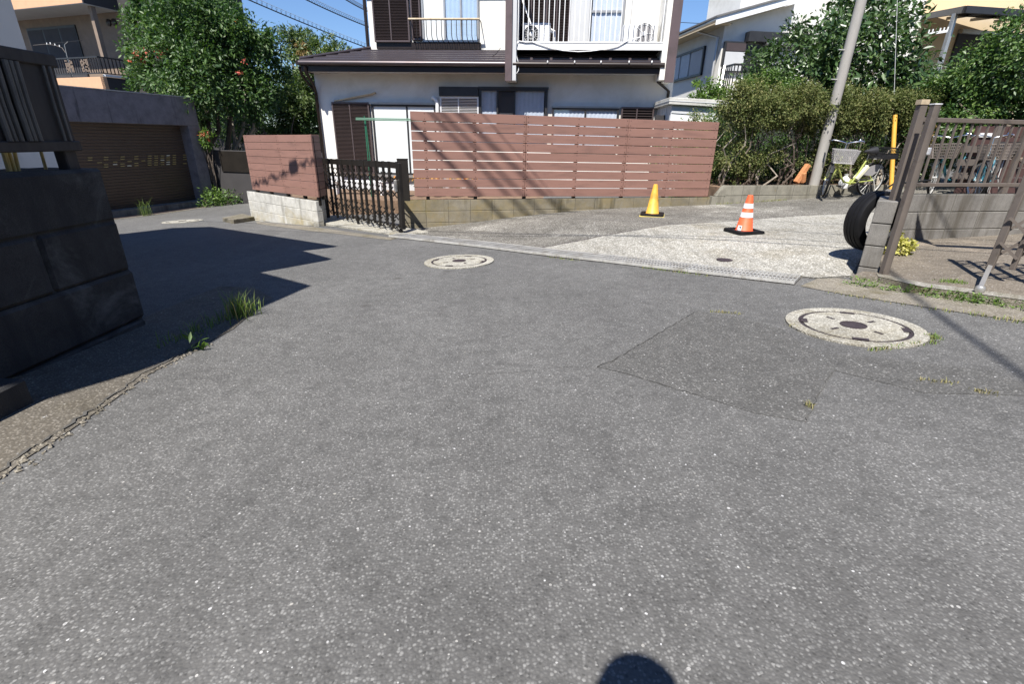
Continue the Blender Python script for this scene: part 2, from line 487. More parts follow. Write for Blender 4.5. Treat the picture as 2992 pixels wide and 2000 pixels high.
X['block_moss'] = masonry('block_moss', (.24, .215, .165), moss=((.255, .19, .075), (.19, .162, .085)), moss_t=(.38, .72), streak=(.075, .07, .055), streak_t=(.56, .68))
X['mortar_moss'] = masonry('mortar_moss', (.15, .135, .105), moss=((.27, .2, .06), (.19, .16, .06)), moss_t=(.5, .62))
X['block_pale'] = masonry('block_pale', (.52, .51, .47), moss=((.40, .32, .16), (.32, .29, .19)), moss_t=(.52, .78), zmoss=(-.42, .0, .12, -.14), streak=(.28, .27, .24), streak_t=(.56, .7), objvar=.12)
X['mortar_pale'] = masonry('mortar_pale', (.40, .39, .35))
X['block_grey'] = masonry('block_grey', (.215, .205, .19), streak=(.095, .085, .07), streak_t=(.48, .68), objvar=.10, speck=.35)
X['mortar_grey'] = masonry('mortar_grey', (.12, .115, .1))
X['block_low'] = masonry('block_low', (.27, .255, .21), moss=((.22, .17, .08), (.16, .14, .08)), moss_t=(.56, .7), streak=(.15, .14, .11), objvar=.12)
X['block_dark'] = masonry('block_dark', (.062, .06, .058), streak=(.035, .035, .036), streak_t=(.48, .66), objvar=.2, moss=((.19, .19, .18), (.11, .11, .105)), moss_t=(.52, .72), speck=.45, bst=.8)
X['board'] = simple('brown_board', (.285, .158, .126), .62, var=.06, vs=2.0, objvar=.12, fine=.10, stretch=(1, 1, 6), spec=.35, dirt=(.20, .115, .095), dirt_s=1.6, dirt_t=(.52, .78))
X['bronze'] = simple('bronze_metal', (.026, .022, .018), .45, .35, var=.2, vs=5)
X['bronze_light'] = simple('bronze_metal_worn', (.021, .018, .015), .5, .3, var=.2, vs=5)
X['gate_brown'] = simple('gate_brown_metal', (.165, .14, .122), .5, .3, var=.12, vs=4, dirt=(.09, .075, .06), dirt_s=5, dirt_t=(.58, .75))
X['dark_wood'] = simple('dark_wood', (.03, .026, .024), .7, var=.35, vs=6, stretch=(3, 3, .6))
X['stucco'] = simple('white_stucco', (.76, .745, .70), .9, var=.04, vs=2, bmp=.25, bmp_s=180, dirt=(.58, .56, .50), dirt_s=.9, dirt_t=(.50, .78))
X['stucco_grey'] = simple('grey_stucco', (.52, .53, .54), .9, var=.05, vs=2, bmp=.2)
X['stucco_cream'] = simple('cream_stucco', (.62, .50, .33), .9, var=.05, vs=2, bmp=.2)
X['orange_wall'] = simple('orange_tile_wall', (.60, .36, .215), .85, var=.06, vs=4)
X['brown_tile'] = simple('brown_tile_wall', (.22, .165, .125), .85, var=.12, vs=4)
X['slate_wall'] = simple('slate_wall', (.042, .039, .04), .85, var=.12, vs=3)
X['garage_wall'] = masonry('garage_concrete', (.20, .185, .195), streak=(.06, .055, .06), streak_t=(.60, .74), objvar=.02, speck=.12)
X['shutter'] = simple('brown_shutter_metal', (.105, .077, .06), .5, .3, var=.08, vs=3)
X['brown_trim'] = simple('brown_trim', (.105, .075, .078), .55, .1, var=.08, vs=3, dirt=(.075, .055, .055), dirt_s=4)
X['dark_trim'] = simple('dark_trim', (.020, .013, .011), .4, .2, var=.2, vs=3)
X['roof_brown'] = simple('brown_roof_metal', (.088, .073, .078), .34, .45, var=.1, vs=2.5, dirt=(.085, .065, .066), dirt_s=3)
X['louvre'] = simple('brown_louvre_metal', (.115, .088, .086), .4, .45, var=.08, vs=4)
X['alu'] = simple('aluminium', (.45, .44, .42), .35, .6, var=.08, vs=5)
X['alu_dark'] = simple('dark_window_frame', (.045, .045, .047), .4, .4, var=.15, vs=5)
X['white_metal'] = simple('white_painted_metal', (.80, .80, .79), .4, .0, var=.04, vs=5)
X['gal'] = simple('galvanised_steel', (.56, .555, .53), .42, .35, var=.18, vs=8, dirt=(.33, .31, .27), dirt_s=6)
X['chrome'] = simple('chrome', (.75, .76, .78), .14, 1.0, var=.05)
X['rubber'] = simple('black_rubber', (.008, .008, .009), .6, spec=.2, var=.25, vs=12)
X['plastic_black'] = simple('black_plastic', (.022, .022, .024), .45, var=.2, vs=8)
X['orange'] = simple('orange_plastic', (.80, .12, .04), .55, var=.10, vs=9, dirt=(.52, .13, .07), dirt_s=9, dirt_t=(.56, .8))
X['reflect_white'] = simple('white_reflective_band', (.80, .80, .80), .4, var=.05, dirt=(.55, .53, .5), dirt_s=9, dirt_t=(.58, .8))
X['yellow'] = simple('yellow_plastic', (.70, .385, .055), .5, var=.08, vs=9, dirt=(.45, .27, .06), dirt_s=7, dirt_t=(.5, .78))
X['yellow_base'] = simple('pale_yellow_plastic', (.7, .55, .14), .6, var=.08)
X['pole'] = simple('concrete_pole', (.33, .315, .29), .8, var=.1, vs=5, fine=.12, stretch=(3, 3, .7))
X['lime'] = simple('lime_paint', (.40, .45, .12), .35, var=.06, spec=.6)
X['teal'] = simple('teal_paint', (.02, .15, .20), .3, var=.1, spec=.6)
X['blue'] = simple('blue_paint', (.03, .10, .30), .25, var=.1, spec=.7)
X['cream_plastic'] = simple('cream_plastic', (.72, .70, .52), .4, var=.04)
X['grey_plastic'] = simple('grey_plastic', (.30, .29, .29), .5, var=.08)
X['wood'] = simple('wood_offcut', (.52, .23, .10), .75, var=.25, vs=14, stretch=(1, 1, 4))
X['wood_pale'] = simple('pale_wood', (.46, .37, .25), .75, var=.2, vs=14)
X['bamboo'] = simple('bamboo', (.10, .095, .085), .6, var=.25, vs=8)
X['bamboo_yellow'] = simple('yellow_bamboo', (.62, .50, .20), .55, var=.2, vs=8)
X['rust_panel'] = simple('rust_red_panel', (.07, .036, .033), .7, var=.2, vs=5)
X['green_pole'] = simple('green_pole_paint', (.028, .15, .085), .4, var=.1)
X['curtain'] = simple('curtain_cloth', (.62, .66, .70), .9, var=.05, vs=8)
X['curtain_blue'] = simple('blue_grey_curtain', (.56, .61, .66), .9, var=.06, vs=8)
X['frosted'] = simple('frosted_glass', (.66, .69, .69), .35, var=.03, spec=.6)
X['room'] = simple('dark_room', (.05, .05, .055), .9, var=.1)
X['bark'] = simple('bark', (.12, .095, .075), .9, var=.4, vs=18, bmp=.6, bmp_s=30)
X['bark_pale'] = simple('pale_bark', (.32, .28, .23), .9, var=.35, vs=14, bmp=.5, bmp_s=30)
X['cable'] = simple('black_cable', (.012, .012, .013), .6)
X['glass'] = glass('window_glass', (.97, .98, 1), .05)
X['glass_blue'] = glass('window_glass_reflective', (.9, .95, 1), .05)
X['roof_grey'] = simple('grey_roof_slate', (.15, .145, .14), .8, var=.12, vs=6)
X['polycarbonate'] = simple('amber_roof_sheet', (.75, .58, .32), .5, var=.05)
X['navy'] = simple('navy_print', (.02, .03, .10), .5)
X['skin'] = simple('skin', (.52, .34, .26), .6, var=.05)
X['hair'] = simple('hair', (.02, .016, .014), .6, var=.3)
X['cloth_dark'] = simple('dark_cloth', (.05, .055, .07), .9, var=.15)
X['lf_tree'] = leaf('leaf_tree', [(.017, .044, .012), (.035, .082, .02), (.068, .13, .03), (.12, .185, .05)])
X['lf_tree2'] = leaf('leaf_tree_pale', [(.025, .05, .014), (.055, .095, .025), (.10, .145, .04), (.15, .19, .06)])
X['lf_dry'] = leaf('leaf_dry', [(.14, .09, .035), (.24, .16, .07), (.33, .25, .12)], .8, .2, .2)
X['lf_laurel'] = leaf('leaf_laurel', [(.02, .042, .015), (.038, .078, .023), (.065, .118, .033), (.11, .16, .055)], .36, .15, .6)
X['lf_hedge'] = leaf('leaf_hedge_brown', [(.046, .068, .019), (.092, .118, .036), (.155, .172, .06), (.23, .205, .09)], .7, .2, .25)
X['lf_green'] = leaf('leaf_green', [(.022, .052, .014), (.048, .105, .024), (.09, .16, .036), (.16, .22, .06)], .45, .25)
X['lf_bright'] = leaf('leaf_bright', [(.05, .10, .02), (.10, .18, .035), (.18, .27, .05)], .5, .3)
X['lf_yellow'] = leaf('leaf_yellow', [(.24, .25, .05), (.42, .40, .10), (.58, .54, .2)], .5, .25)
X['flower_red'] = leaf('flower_red', [(.50, .07, .06), (.66, .15, .11), (.72, .30, .22)], .6, .3)
X['flower_orange'] = leaf('flower_orange', [(.7, .2, .03), (.8, .38, .06), (.82, .6, .2)], .6, .3)
X['grass'] = leaf('grass_blade', [(.08, .15, .03), (.16, .24, .05), (.28, .32, .11)], .6, .3)
X['grass_dry'] = leaf('grass_dry', [(.22, .19, .10), (.30, .26, .14), (.22, .25, .09)], .7, .25)
X['louvre_glint'] = simple('sun_glint_louvre', (.82, .82, .83), .3, .3, var=.04)  # near-white colour painted in for sun glint on the slats
X['crack'] = simple('crack_dirt', (.075, .072, .066), .95, var=.3, vs=20)
X['gutter_dark'] = aggregate('gutter_old_concrete', [(0, (.09, .078, .062)), (.4, (.135, .122, .10)), (.75, (.19, .172, .145)), (1, (.30, .275, .235))], (.11, .097, .078), 90, white=.05, whitec=.45, stain=(.6, .58, .48), stain_s=1.4)
X['kerb_pale'] = aggregate('kerb_pale_concrete', [(0, (.22, .21, .185)), (.4, (.33, .315, .28)), (.75, (.42, .405, .365)), (1, (.52, .5, .46))], (.26, .245, .21), 90, white=.05, whitec=.55, stain=(.55, .52, .44), stain_s=2.2, stain_t=(.45, .62))
# ------------------------------------------------------------------ ground
random.seed(4)
GX = [-70, -50, -36, -28, -22, -18, -16] + [round(-14 + .25 * i, 3) for i in range(101)] + [13, 15, 18, 23, 30, 42, 70]
GY = [-60, -40, -25, -15, -9, -6] + [round(-4 + .25 * i, 3) for i in range(93)] + [21, 24, 28, 34, 42, 55, 80, 120]
def sheet(name, poly, off, mat, kind='structure', parent=None, zf=ground_z):
    bm = bmesh.new()
    vs = [bm.verts.new((x, y, 0)) for x, y in poly]
    bm.faces.new(vs)
    x0, x1 = min(p[0] for p in poly), max(p[0] for p in poly)
    y0, y1 = min(p[1] for p in poly), max(p[1] for p in poly)
    for axis, lines, a, b in ((0, GX, x0, x1), (1, GY, y0, y1)):
        for v in lines:
            if a < v < b:
                co = (v, 0, 0) if axis == 0 else (0, v, 0)
                no = (1, 0, 0) if axis == 0 else (0, 1, 0)
                bmesh.ops.bisect_plane(bm, geom=bm.verts[:] + bm.edges[:] + bm.faces[:], plane_co=co, plane_no=no, dist=1e-5)
    for v in bm.verts: v.co.z = zf(v.co.x, v.co.y) + off
    bmesh.ops.recalc_face_normals(bm, faces=bm.faces)
    if sum(f.normal.z for f in bm.faces) < 0: bmesh.ops.reverse_faces(bm, faces=bm.faces)
    me = bpy.data.meshes.new(name); bm.to_mesh(me); bm.free()
    me.materials.append(mat)
    for p in me.polygons: p.use_smooth = True
    o = bpy.data.objects.new(name, me); C.objects.link(o)
    if parent is not None: o.parent = parent
    if kind: o['kind'] = kind
    return o
nx, ny = len(GX), len(GY)
me = bpy.data.meshes.new('road')
me.from_pydata([(x, y, ground_z(x, y)) for y in GY for x in GX], [], [(j * nx + i, j * nx + i + 1, (j + 1) * nx + i + 1, (j + 1) * nx + i) for j in range(ny - 1) for i in range(nx - 1)])
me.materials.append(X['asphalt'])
for p_ in me.polygons: p_.use_smooth = True
road = bpy.data.objects.new('road', me); C.objects.link(road); road['kind'] = 'structure'

DRIVE = [(-1.86, 8.36), (-1.74, 8.14)] + GR[1:6] + [(2.84, 4.50), (3.2, 4.52), (4.26, 5.86), (9, 6.7), (16, 7.9), (16, 13.2), (3.94, 10.36), (-1.97, 8.97)]
sheet('driveway', DRIVE, .004, X['asphalt_old'])
edge = []
for q in [(1010, 1050), (1130, 1028), (1250, 1005), (1400, 974), (1560, 945), (1720, 918), (1900, 890)]: edge.append(tuple(ground(*K6(*q))[:2]))
for q in [(880, 915), (1400, 870), (2100, 815)]: edge.append(tuple(ground(2050 + q[0] / 7.82, 530 + q[1] / 7.82)[:2]))
edge.append(tuple(ground(2561, 623)[:2]))
wob = []
for i in range(len(edge) - 1):
    for k in range(6):
        t = k / 6
        wob.append((edge[i][0] * (1 - t) + edge[i + 1][0] * t + random.uniform(-.012, .012), edge[i][1] * (1 - t) + edge[i + 1][1] * t + random.uniform(-.012, .012)))
wob.append(edge[-1])
apron = [(GR[2][0] - .1, GR[2][1] + .1)] + [(x + .02, y + .02) for x, y in GR[3:6]] + [(2.84, 4.52), (3.18, 4.55), (4.24, 5.88), (9, 6.72), (9, 8.9)] + wob[::-1]
sheet('concrete_apron', apron, .011, X['concrete_washed'])
# dark open joint along the apron's far edge
jt = [(x - .018 + random.uniform(-.006, .006), y + .014) for x, y in wob]
sheet('apron_joint', wob + jt[::-1], .014, X['iron'])
capm = thing('floor_drain', 'small round brown iron cap set in the pale concrete apron', 'drain cap', (2.32, 5.36, ground_z(2.32, 5.36) + .011))
MB().lathe((2.32, 5.36, ground_z(2.32, 5.36) + .011), [(.085, .0), (.085, .006), (.06, .009)], 20).build('lid', X['iron'], capm)

# patched asphalt with its ragged dark seams
PT = [(1160, 765), (1240, 735), (1400, 640), (1560, 545), (1690, 470), (1900, 500), (2130, 560), (2330, 690)]
pp = [tuple(ground(*KM(*q))[:2]) for q in PT] + [tuple(ground(*q)[:2]) for q in ((2640, 1055), (2900, 1085), (3080, 1160), (2700, 1150), (2440, 1085), (2405, 1130), (2355, 1235))] + [tuple(ground(*KM(*q))[:2]) for q in ((2000, 1010), (1740, 930), (1480, 850), (1320, 800))]
sheet('asphalt_patch', pp, .0022, X['asphalt_patch'])
def seam(name, pts, w, off, mat, wob=.008, kind='structure'):
    a, b = [], []
    for i in range(len(pts) - 1):
        p, q = np.array(pts[i]), np.array(pts[i + 1])
        d = q - p; n = max(2, int(np.linalg.norm(d) / .035)); d = d / np.linalg.norm(d); s = np.array([-d[1], d[0]])
        for k in range(n):
            c = p + (q - p) * k / n + s * random.uniform(-wob, wob)
            ww = w * random.uniform(.25, 1.0)
            a.append(tuple(c + s * ww / 2)); b.append(tuple(c - s * ww / 2))
    m = MB()
    for i in range(len(a) - 1):
        m.poly([(x, y, ground_z(x, y) + off) for x, y in (b[i], b[i + 1], a[i + 1], a[i])])
    o = m.build(name, mat); o['kind'] = kind
    return o
seam('road_crack', [pp[i] for i in range(0, 5)], .008, .007, X['crack'])
seam('road_crack', [tuple(ground(*KM(*q))[:2]) for q in ((480, 805), (600, 800), (760, 790), (980, 765), (1160, 765))], 0.0035, .007, X['crack'])
seam('road_crack', [tuple(ground(*KM(*q))[:2]) for q in ((1160, 765), (1320, 805), (1480, 852))] + [pp[-3]], 0.004, .007, X['crack'])
seam('road_crack', [tuple(ground(*q)[:2]) for q in ((2355, 1235), (2405, 1130), (2440, 1085))], 0.0045, .007, X['crack'])
seam('road_crack', [tuple(ground(*K2d)[:2]) for K2d in ((640, 735), (900, 738), (1230, 742), (1400, 742))], 0.004, .007, X['crack'])

# left gutter strip between the dark wall and the asphalt
AE = [tuple(ground(*KW(*q))[:2]) for q in [(0, 1500), (120, 1405), (300, 1290), (500, 1150), (650, 1040), (800, 960), (900, 905), (1020, 840), (1100, 770), (1190, 705)]]
AE = [(-1.95, -4), (-1.93, .6)] + AE
sheet('gutter_strip', AE + [(-2.5, 4.6), (-2.9, 4.7), (-2.9, -4)], .005, X['gutter_dark'])
seam('gutter_crack', [(x - .035, y) for x, y in AE[1:9]], .018, .011, X['crack'], .014)
# gutter in front of gate and pale wall, and along the garage
gl = [ground(*K5(*q))[:2] for q in ((320, 1300), (870, 1352), (1650, 1462), (1745, 1440))]
gn = [ground(*K5(*q))[:2] for q in ((1600, 1478), (1100, 1418), (850, 1392), (330, 1322))]
sheet('kerb_gutter', [tuple(q) for q in gl] + [tuple(q) for q in gn], .004, X['gutter'])
# raised pad with its kerb at the right
PADL = [(3.10, 4.40), (3.26, 4.31), (3.37, 3.94), (3.58, 3.72), (3.79, 3.49), (4.6, 2.62), (6.2, 1.0)]
gut = [(2.56, 4.26), (2.66, 4.1), (2.84, 3.87), (3.13, 3.57), (3.3, 3.39), (3.51, 3.19), (4.3, 2.3), (6.0, .6)]
sheet('gutter_channel', gut + PADL[::-1] + [(3.05, 4.5), (2.84, 4.5)], .005, X['gutter'])
padz = lambda x, y: ground_z(x, y) + .055
pad = PADL + [(9.5, 1.2), (9.5, 6.7), (4.30, 5.82), (3.40, 4.62)]
sheet('parking_pad', pad, 0, X['concrete_pad'], zf=padz)
m = MB()
for i in range(len(PADL) - 1):
    (xa, ya), (xb, yb) = PADL[i], PADL[i + 1]
    m.poly([(xa, ya, ground_z(xa, ya) - .02), (xb, yb, ground_z(xb, yb) - .02), (xb, yb, padz(xb, yb)), (xa, ya, padz(xa, ya))])
m.build('kerb', X['gutter'], kind='structure')
kin = [(x + .055 + .05 * (i > 1), y + .11) for i, (x, y) in enumerate(PADL)]
sheet('kerb_top', PADL[1:] + kin[1:][::-1], .006, X['kerb_pale'], zf=padz)

# garden behind the fence and gate
m = MB().prism([(-5.3, 12.2), (-1.9, 11.62), (-1.75, 9.15), (3.85, 10.5), (3.95, 14.2), (-6.6, 14.9)], -.6, -.15)
m.build('garden_soil', X['soil'], kind='structure')

# ------------------------------------------------------------------ block walls
def block_wall(root, fr, u0, u1, ztop, n, mb_, mm_, bl=.4, bh=.2, th=.12, zf=ground_z, jit=.002, cap=0):
    core = MB().fbox(fr, u0 + .014, u1 - .014, ztop - n * bh + .0, ztop - .004, -.005, -th + .005)
    core.build('mortar', mm_, root)
    nb = int(math.ceil((u1 - u0) / bl - .05))
    for r in range(n):
        for k in range(nb):
            a, b = u0 + k * bl, min(u0 + (k + 1) * bl, u1)
            uc = (a + b) / 2
            g = max(zf(*fr.w(a, 0)[:2]), zf(*fr.w(b, 0)[:2]))
            if ztop - r * bh < min(zf(*fr.w(a, 0)[:2]), zf(*fr.w(b, 0)[:2])) - .02: continue
            piece('block', (round(b - a - .008, 3), th, bh - .008), mb_, root, fr.w(uc, ztop - bh * (r + .5), -th / 2 + random.uniform(-jit, jit)), fr.d, .005)
FW = Frame((-1.958, 8.913), (.9739, .2269))
w1 = thing('block_wall', 'mossy grey and ochre block wall under the long brown board fence', 'wall', FW.w(0, -.4))
block_wall(w1, FW, 0, 6.06, .19, 4, X['block_moss'], X['mortar_moss'])
# its short return towards the gate post
LW = Frame((-5.85, 11.29), (1.97, -1.52))
w2 = thing('block_wall', 'pale whitish block wall under the short brown fence left of the gate', 'wall', LW.w(0, -.6))
zl = .055
block_wall(w2, LW, -.14, 2.60, zl, 4, X['block_pale'], X['mortar_pale'])
LR = Frame(LW.w(2.60, 0), (.02, 1.0))
for r in range(3):
    piece('block', (.392, .12, .192), X['block_pale'], w2, LR.w(.25, zl - .2 * (r + .5), -.06), LR.d, .005)
# low wall under the hedge, carrying on the line of the fence wall
w3 = thing('block_wall', 'low two course grey block wall with broken end below the hedge', 'wall', FW.w(6.2, 0))
block_wall(w3, FW, 6.38, 11.6, .41, 2, X['block_low'], X['mortar_grey'])
block_wall(w3, FW, 6.10, 6.38, .21, 2, X['block_low'], X['mortar_grey'])
MB().hexa([FW.w(6.2, .21, 0), FW.w(6.4, .21, 0), FW.w(6.4, .21, -.12), FW.w(6.2, .21, -.12), FW.w(6.33, .405, -.005), FW.w(6.4, .41, 0), FW.w(6.4, .41, -.12), FW.w(6.34, .40, -.11)]).build('broken_end', X['block_low'], w3)
# wall round the pad: end pillar, side wall, back wall
BW = Frame((4.33, 5.75), (.985, .172))
w4 = thing('block_wall', 'grey three course block wall behind the pad carrying the baluster railing', 'wall', BW.w(0, .1))
block_wall(w4, BW, -.06, 5.0, .70, 4, X['block_grey'], X['mortar_grey'], jit=.001)
SW = Frame((3.335, 4.44), (.60, .80))
w5 = thing('block_wall', 'short grey block side wall ending in the pillar that holds the tyre', 'wall', SW.w(0, .05))
block_wall(w5, SW, .02, 1.62, .75, 5, X['block_grey'], X['mortar_grey'], bl=.4, th=.15)
# dark wall at the left: big courses, rough
WL = Frame((-2.8, 3.52), (-.02, -1.0))
WL.out = np.array([1.0, -.02])
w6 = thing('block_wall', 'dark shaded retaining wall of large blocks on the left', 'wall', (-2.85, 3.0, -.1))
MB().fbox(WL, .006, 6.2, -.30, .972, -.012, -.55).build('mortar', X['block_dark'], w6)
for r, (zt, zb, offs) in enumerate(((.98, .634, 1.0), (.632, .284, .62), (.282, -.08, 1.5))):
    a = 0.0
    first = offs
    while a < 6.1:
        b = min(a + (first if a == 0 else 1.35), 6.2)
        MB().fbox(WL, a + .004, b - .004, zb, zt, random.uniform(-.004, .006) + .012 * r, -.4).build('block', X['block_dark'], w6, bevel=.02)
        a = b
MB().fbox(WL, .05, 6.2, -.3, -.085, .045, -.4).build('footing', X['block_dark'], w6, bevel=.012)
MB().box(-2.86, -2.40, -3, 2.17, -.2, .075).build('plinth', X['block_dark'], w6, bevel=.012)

# ------------------------------------------------------------------ brown board fences
def board_fence(root, fr, panels, z0, pitch, n, gap, slope, posts, o=-.02, th=.026):
    ang = math.atan(slope)
    for a, b in panels:
        for k in range(n):
            uc = (a + b) / 2
            z = z0 + pitch * (k + .5) - gap / 2 - slope * uc
            bo = piece('board', (round(b - a - .006, 3), th, pitch - gap), X['board'], root, fr.w(uc, z, o - th / 2 + random.uniform(-.0015, .0015)), fr.d, .003)
            bo.rotation_euler.y = ang
    sc = MB()
    for u in posts:
        MB().fbox(fr, u - .03, u + .03, z0 - .16 - slope * u, z0 + pitch * n - .03 - slope * u, o - th - .003, o - th - .063).build('post', X['bronze'], root, bevel=.003)
        for k in range(n):
            for dz in (.03, pitch - gap - .03):
                z = z0 + pitch * k + dz - slope * u
                for du in ((-.035, .035) if any(abs(u - b) < .02 for _, b in panels[:-1]) else (0,)):
                    sc.fbox(fr, u + du - .006, u + du + .006, z - .006, z + .006, o + .0015, o - .004)
    s = sc.build('screw', X['dark_trim'], root); s['kind'] = 'stuff'
f1 = thing('board_fence', 'long brown horizontal board fence with nine boards and thin gaps', 'fence', FW.w(3, .2))
board_fence(f1, FW, [(.215, 2.21), (2.21, 4.15), (4.15, 6.01)], .252, .1525, 9, .011, .0085, [.45, 1.30, 2.21, 3.18, 4.15, 5.05, 5.94])
f2 = thing('board_fence', 'short brown board fence standing on the pale whitish wall', 'fence', LW.w(1.2, .1))
board_fence(f2, LW, [(.09, 1.47), (1.47, 2.665)], .10, .1385, 8, .007, -.010, [.2, .8, 1.47, 2.1, 2.58], o=-.03)
LB = Frame(LW.w(2.665, 0, -.03), (.02, 1.0))
for k in range(8):
    piece('board', (.40, .026, .1315), X['board'], f2, LB.w(.21, .10 + .1385 * (k + .5) + .026, -.013), LB.d, .003)
MB().fbox(LB, .35, .41, .05, 1.15, -.026, -.08).build('post', X['bronze'], f2)

# ------------------------------------------------------------------ accordion gate in the opening
GA, GB_ = np.array([-4.15, 10.87]), np.array([-1.91, 8.27])
GT = Frame(GA, GB_ - GA)
def gate_z(u): return -.345 + .045 * (u - .4)
gate = thing('accordion_gate', 'dark bronze folding lattice gate closed between the two brown fences', 'gate', GT.w(1.8, -.35))
us = list(np.linspace(.42, 3.50, 14))
zt0 = lambda u: .79 + .018 * u
for i, u in enumerate(us):
    o_ = .008 if i % 2 == 0 else -.008
    w_ = .046 if i % 2 == 0 else .042
    MB().fbox(GT, u - w_ / 2, u + w_ / 2, gate_z(u) + (.0 if i % 2 == 0 else .03), zt0(u), o_ + .018, o_ - .018).build('gate_bar', X['bronze_light'], gate, bevel=.003)
for i in range(len(us) - 1):
    u, v = us[i], us[i + 1]
    MB().fbox(GT, u - .012, v + .012, zt0(u) - .10, zt0(u) - .004, .012, -.015).build('top_link', X['bronze'], gate)
    for zc in (.555, .33, -.02, -.20):
        dz = .016 * u
        for s_, oo, mm in ((1, .032, 'bronze_light'), (-1, -.034, 'bronze')):
            a = GT.w(u - .012, zc + dz + .075 * s_, oo); b = GT.w(v + .012, zc + dz - .075 * s_, oo)
            MB().bar(a, b, .009, .020).build('lattice_brace', X[mm], gate)
MB().fbox(GT, .16, .30, gate_z(.2) - .12, zt0(.2) + .01, .05, -.06).build('hanging_post', X['bronze'], gate, bevel=.006)
MB().fbox(GT, 3.545, 3.62, gate_z(3.5) + .02, zt0(3.5) - .02, .03, -.03).build('lock_stile', X['bronze_light'], gate, bevel=.004)
MB().fbox(GT, 3.50, 3.55, .40, .58, .07, .03).build('latch', X['alu'], gate, bevel=.006)
for u in (us[6], us[13]):
    zz = ground_z(*GT.w(u, 0)[:2]) + .06
    cst = MB().fbox(GT, u - .018, u + .018, zz + .05, gate_z(u) + .08, .03, -.03).build('caster_fork', X['bronze'], gate)
    MB().lathe(GT.w(u, zz, -.02), [(.02, -.0), (.042, .006), (.042, .03), (.02, .036)], 14, ax=(GT.out[0], GT.out[1], 0)).build('wheel', X['rubber'], cst)
gp = thing('gate_post', 'square dark bronze gate post standing at the left end of the long fence', 'post', FW.w(.02, .19))
MB().fbox(FW, -.05, .135, .17, .86, -.0, -.11).build('post', X['bronze_light'], gp, bevel=.006)
MB().fbox(FW, -.055, .14, .86, .872, .005, -.115).build('cap', X['bronze'], gp)
wp = thing('weathered_post', 'peeling whitish post beside the left end of the folding gate', 'post', GT.w(.02, -.45))
MB().fbox(GT, .03, .11, -.62, .66, .02, -.06).build('post', X['block_pale'], wp, bevel=.004)
ap = [GT.w(.02, 0, .42), GT.w(3.74, 0, .12), GT.w(3.80, 0, -.35), GT.w(.0, 0, -.3)]
m = MB()
m.hexa([(*p[:2], ground_z(p[0], p[1]) - .1) for p in ap] + [(*p[:2], ground_z(p[0], p[1]) + e_) for p, e_ in zip(ap, (.06, .03, .04, .09))])
m.build('gate_sill', X['manhole_concrete'], kind='structure', bevel=.01)
st = [tuple(ground(*K5(*q))[:2]) for q in ((5, 1300), (110, 1322), (312, 1290), (200, 1258))]
ss = thing('concrete_slab', 'broken thin concrete step slab lying at the road edge left of the pale wall', 'slab', (*st[1], ground_z(*st[1])))
m = MB().hexa([(*p, ground_z(*p) - .02) for p in st] + [(*p, ground_z(*p) + .09) for p in st])
m.build('slab', X['gutter'], ss, bevel=.008)
# ------------------------------------------------------------------ the house behind the fence
F1 = Frame((0, 14.0), (.9976, -.0698))
UL, UR = -5.24, 3.90
house = thing('brown_and_white_house', 'white stucco two storey house with brown shutters, roof and balcony', 'house', F1.w(-.6, -.15))
P = lambda n, m, mat, **k: m.build(n, X[mat], house, **k)
P('wall', MB().fbox(F1, UL, UR, .22, 2.95, 0, -.16).fbox(F1, UL, UL + .16, .22, 2.95, -.16, -7).fbox(F1, UR - .16, UR, .22, 2.95, -.16, -7), 'stucco')
P('foundation', MB().fbox(F1, UL + .02, UR - .02, -.5, .22, -.02, -7), 'stucco_grey')
ZF, ZG, ZT = 2.69, 2.80, 3.40
W0 = F1.uz(*K2(2045, 400), .70)[0]; W1 = F1.uz(*K2(2110, 400), .70)[0]
RW0 = F1.uz(*K3(1648, 400), .70)[0]; RW1 = F1.uz(*K3(1738, 400), .70)[0]
P('soffit', MB().fbox(F1, UL - .02, RW0, ZF + .02, ZF + .045, .53, -.02), 'stucco_grey')
P('fascia', MB().fbox(F1, UL - .04, RW0 + .02, ZF, ZG + .03, .55, .53), 'dark_trim', bevel=.004)
P('fascia', MB().fbox(F1, UL - .06, UL - .04, ZF, ZG + .03, .55, -6), 'dark_trim')
gl_ = P('gutter', MB().tube([F1.w(UL - .07, ZG + .075, .61), F1.w(W0, ZG + .07, .61)], .055, 12), 'roof_brown', smooth=True)
P('gutter', MB().tube([F1.w(W1 + .02, ZG + .07, .61), F1.w(RW0 - .02, ZG + .065, .61)], .055, 12), 'dark_trim', smooth=True)
P('gutter', MB().tube([F1.w(UL - .11, ZG + .075, .61), F1.w(UL - .11, ZG + .075, -6)], .055, 12), 'dark_trim', smooth=True)
# lower roof: overlapping metal courses up to the first floor wall, with a hip at the left
n_c = 6
cl = lambda t: UL - .07 + 1.31 * t
for k in range(n_c):
    t0, t1 = k / n_c, (k + 1) / n_c
    oa, ob = .58 - 1.53 * t0, .58 - 1.53 * t1 - .03
    za, zb = ZG + .14 + (ZT - ZG - .14) * t0, ZG + .14 + (ZT - ZG - .14) * t1
    for (ua0, ub0, u1) in ((cl(t0), cl(t1), W0 + .02), (W1 - .02, W1 - .02, RW0 + .02)):
        if u1 == RW0 + .02 and k > 3: continue
        m = MB().hexa([F1.w(ua0, za - .02, oa), F1.w(u1, za - .02, oa), F1.w(u1, zb - .05, ob), F1.w(ub0, zb - .05, ob), F1.w(ua0, za + .022, oa), F1.w(u1, za + .022, oa), F1.w(u1, zb, ob), F1.w(ub0, zb, ob)])
        P('roof_panel', m, 'roof_brown')
m = MB()
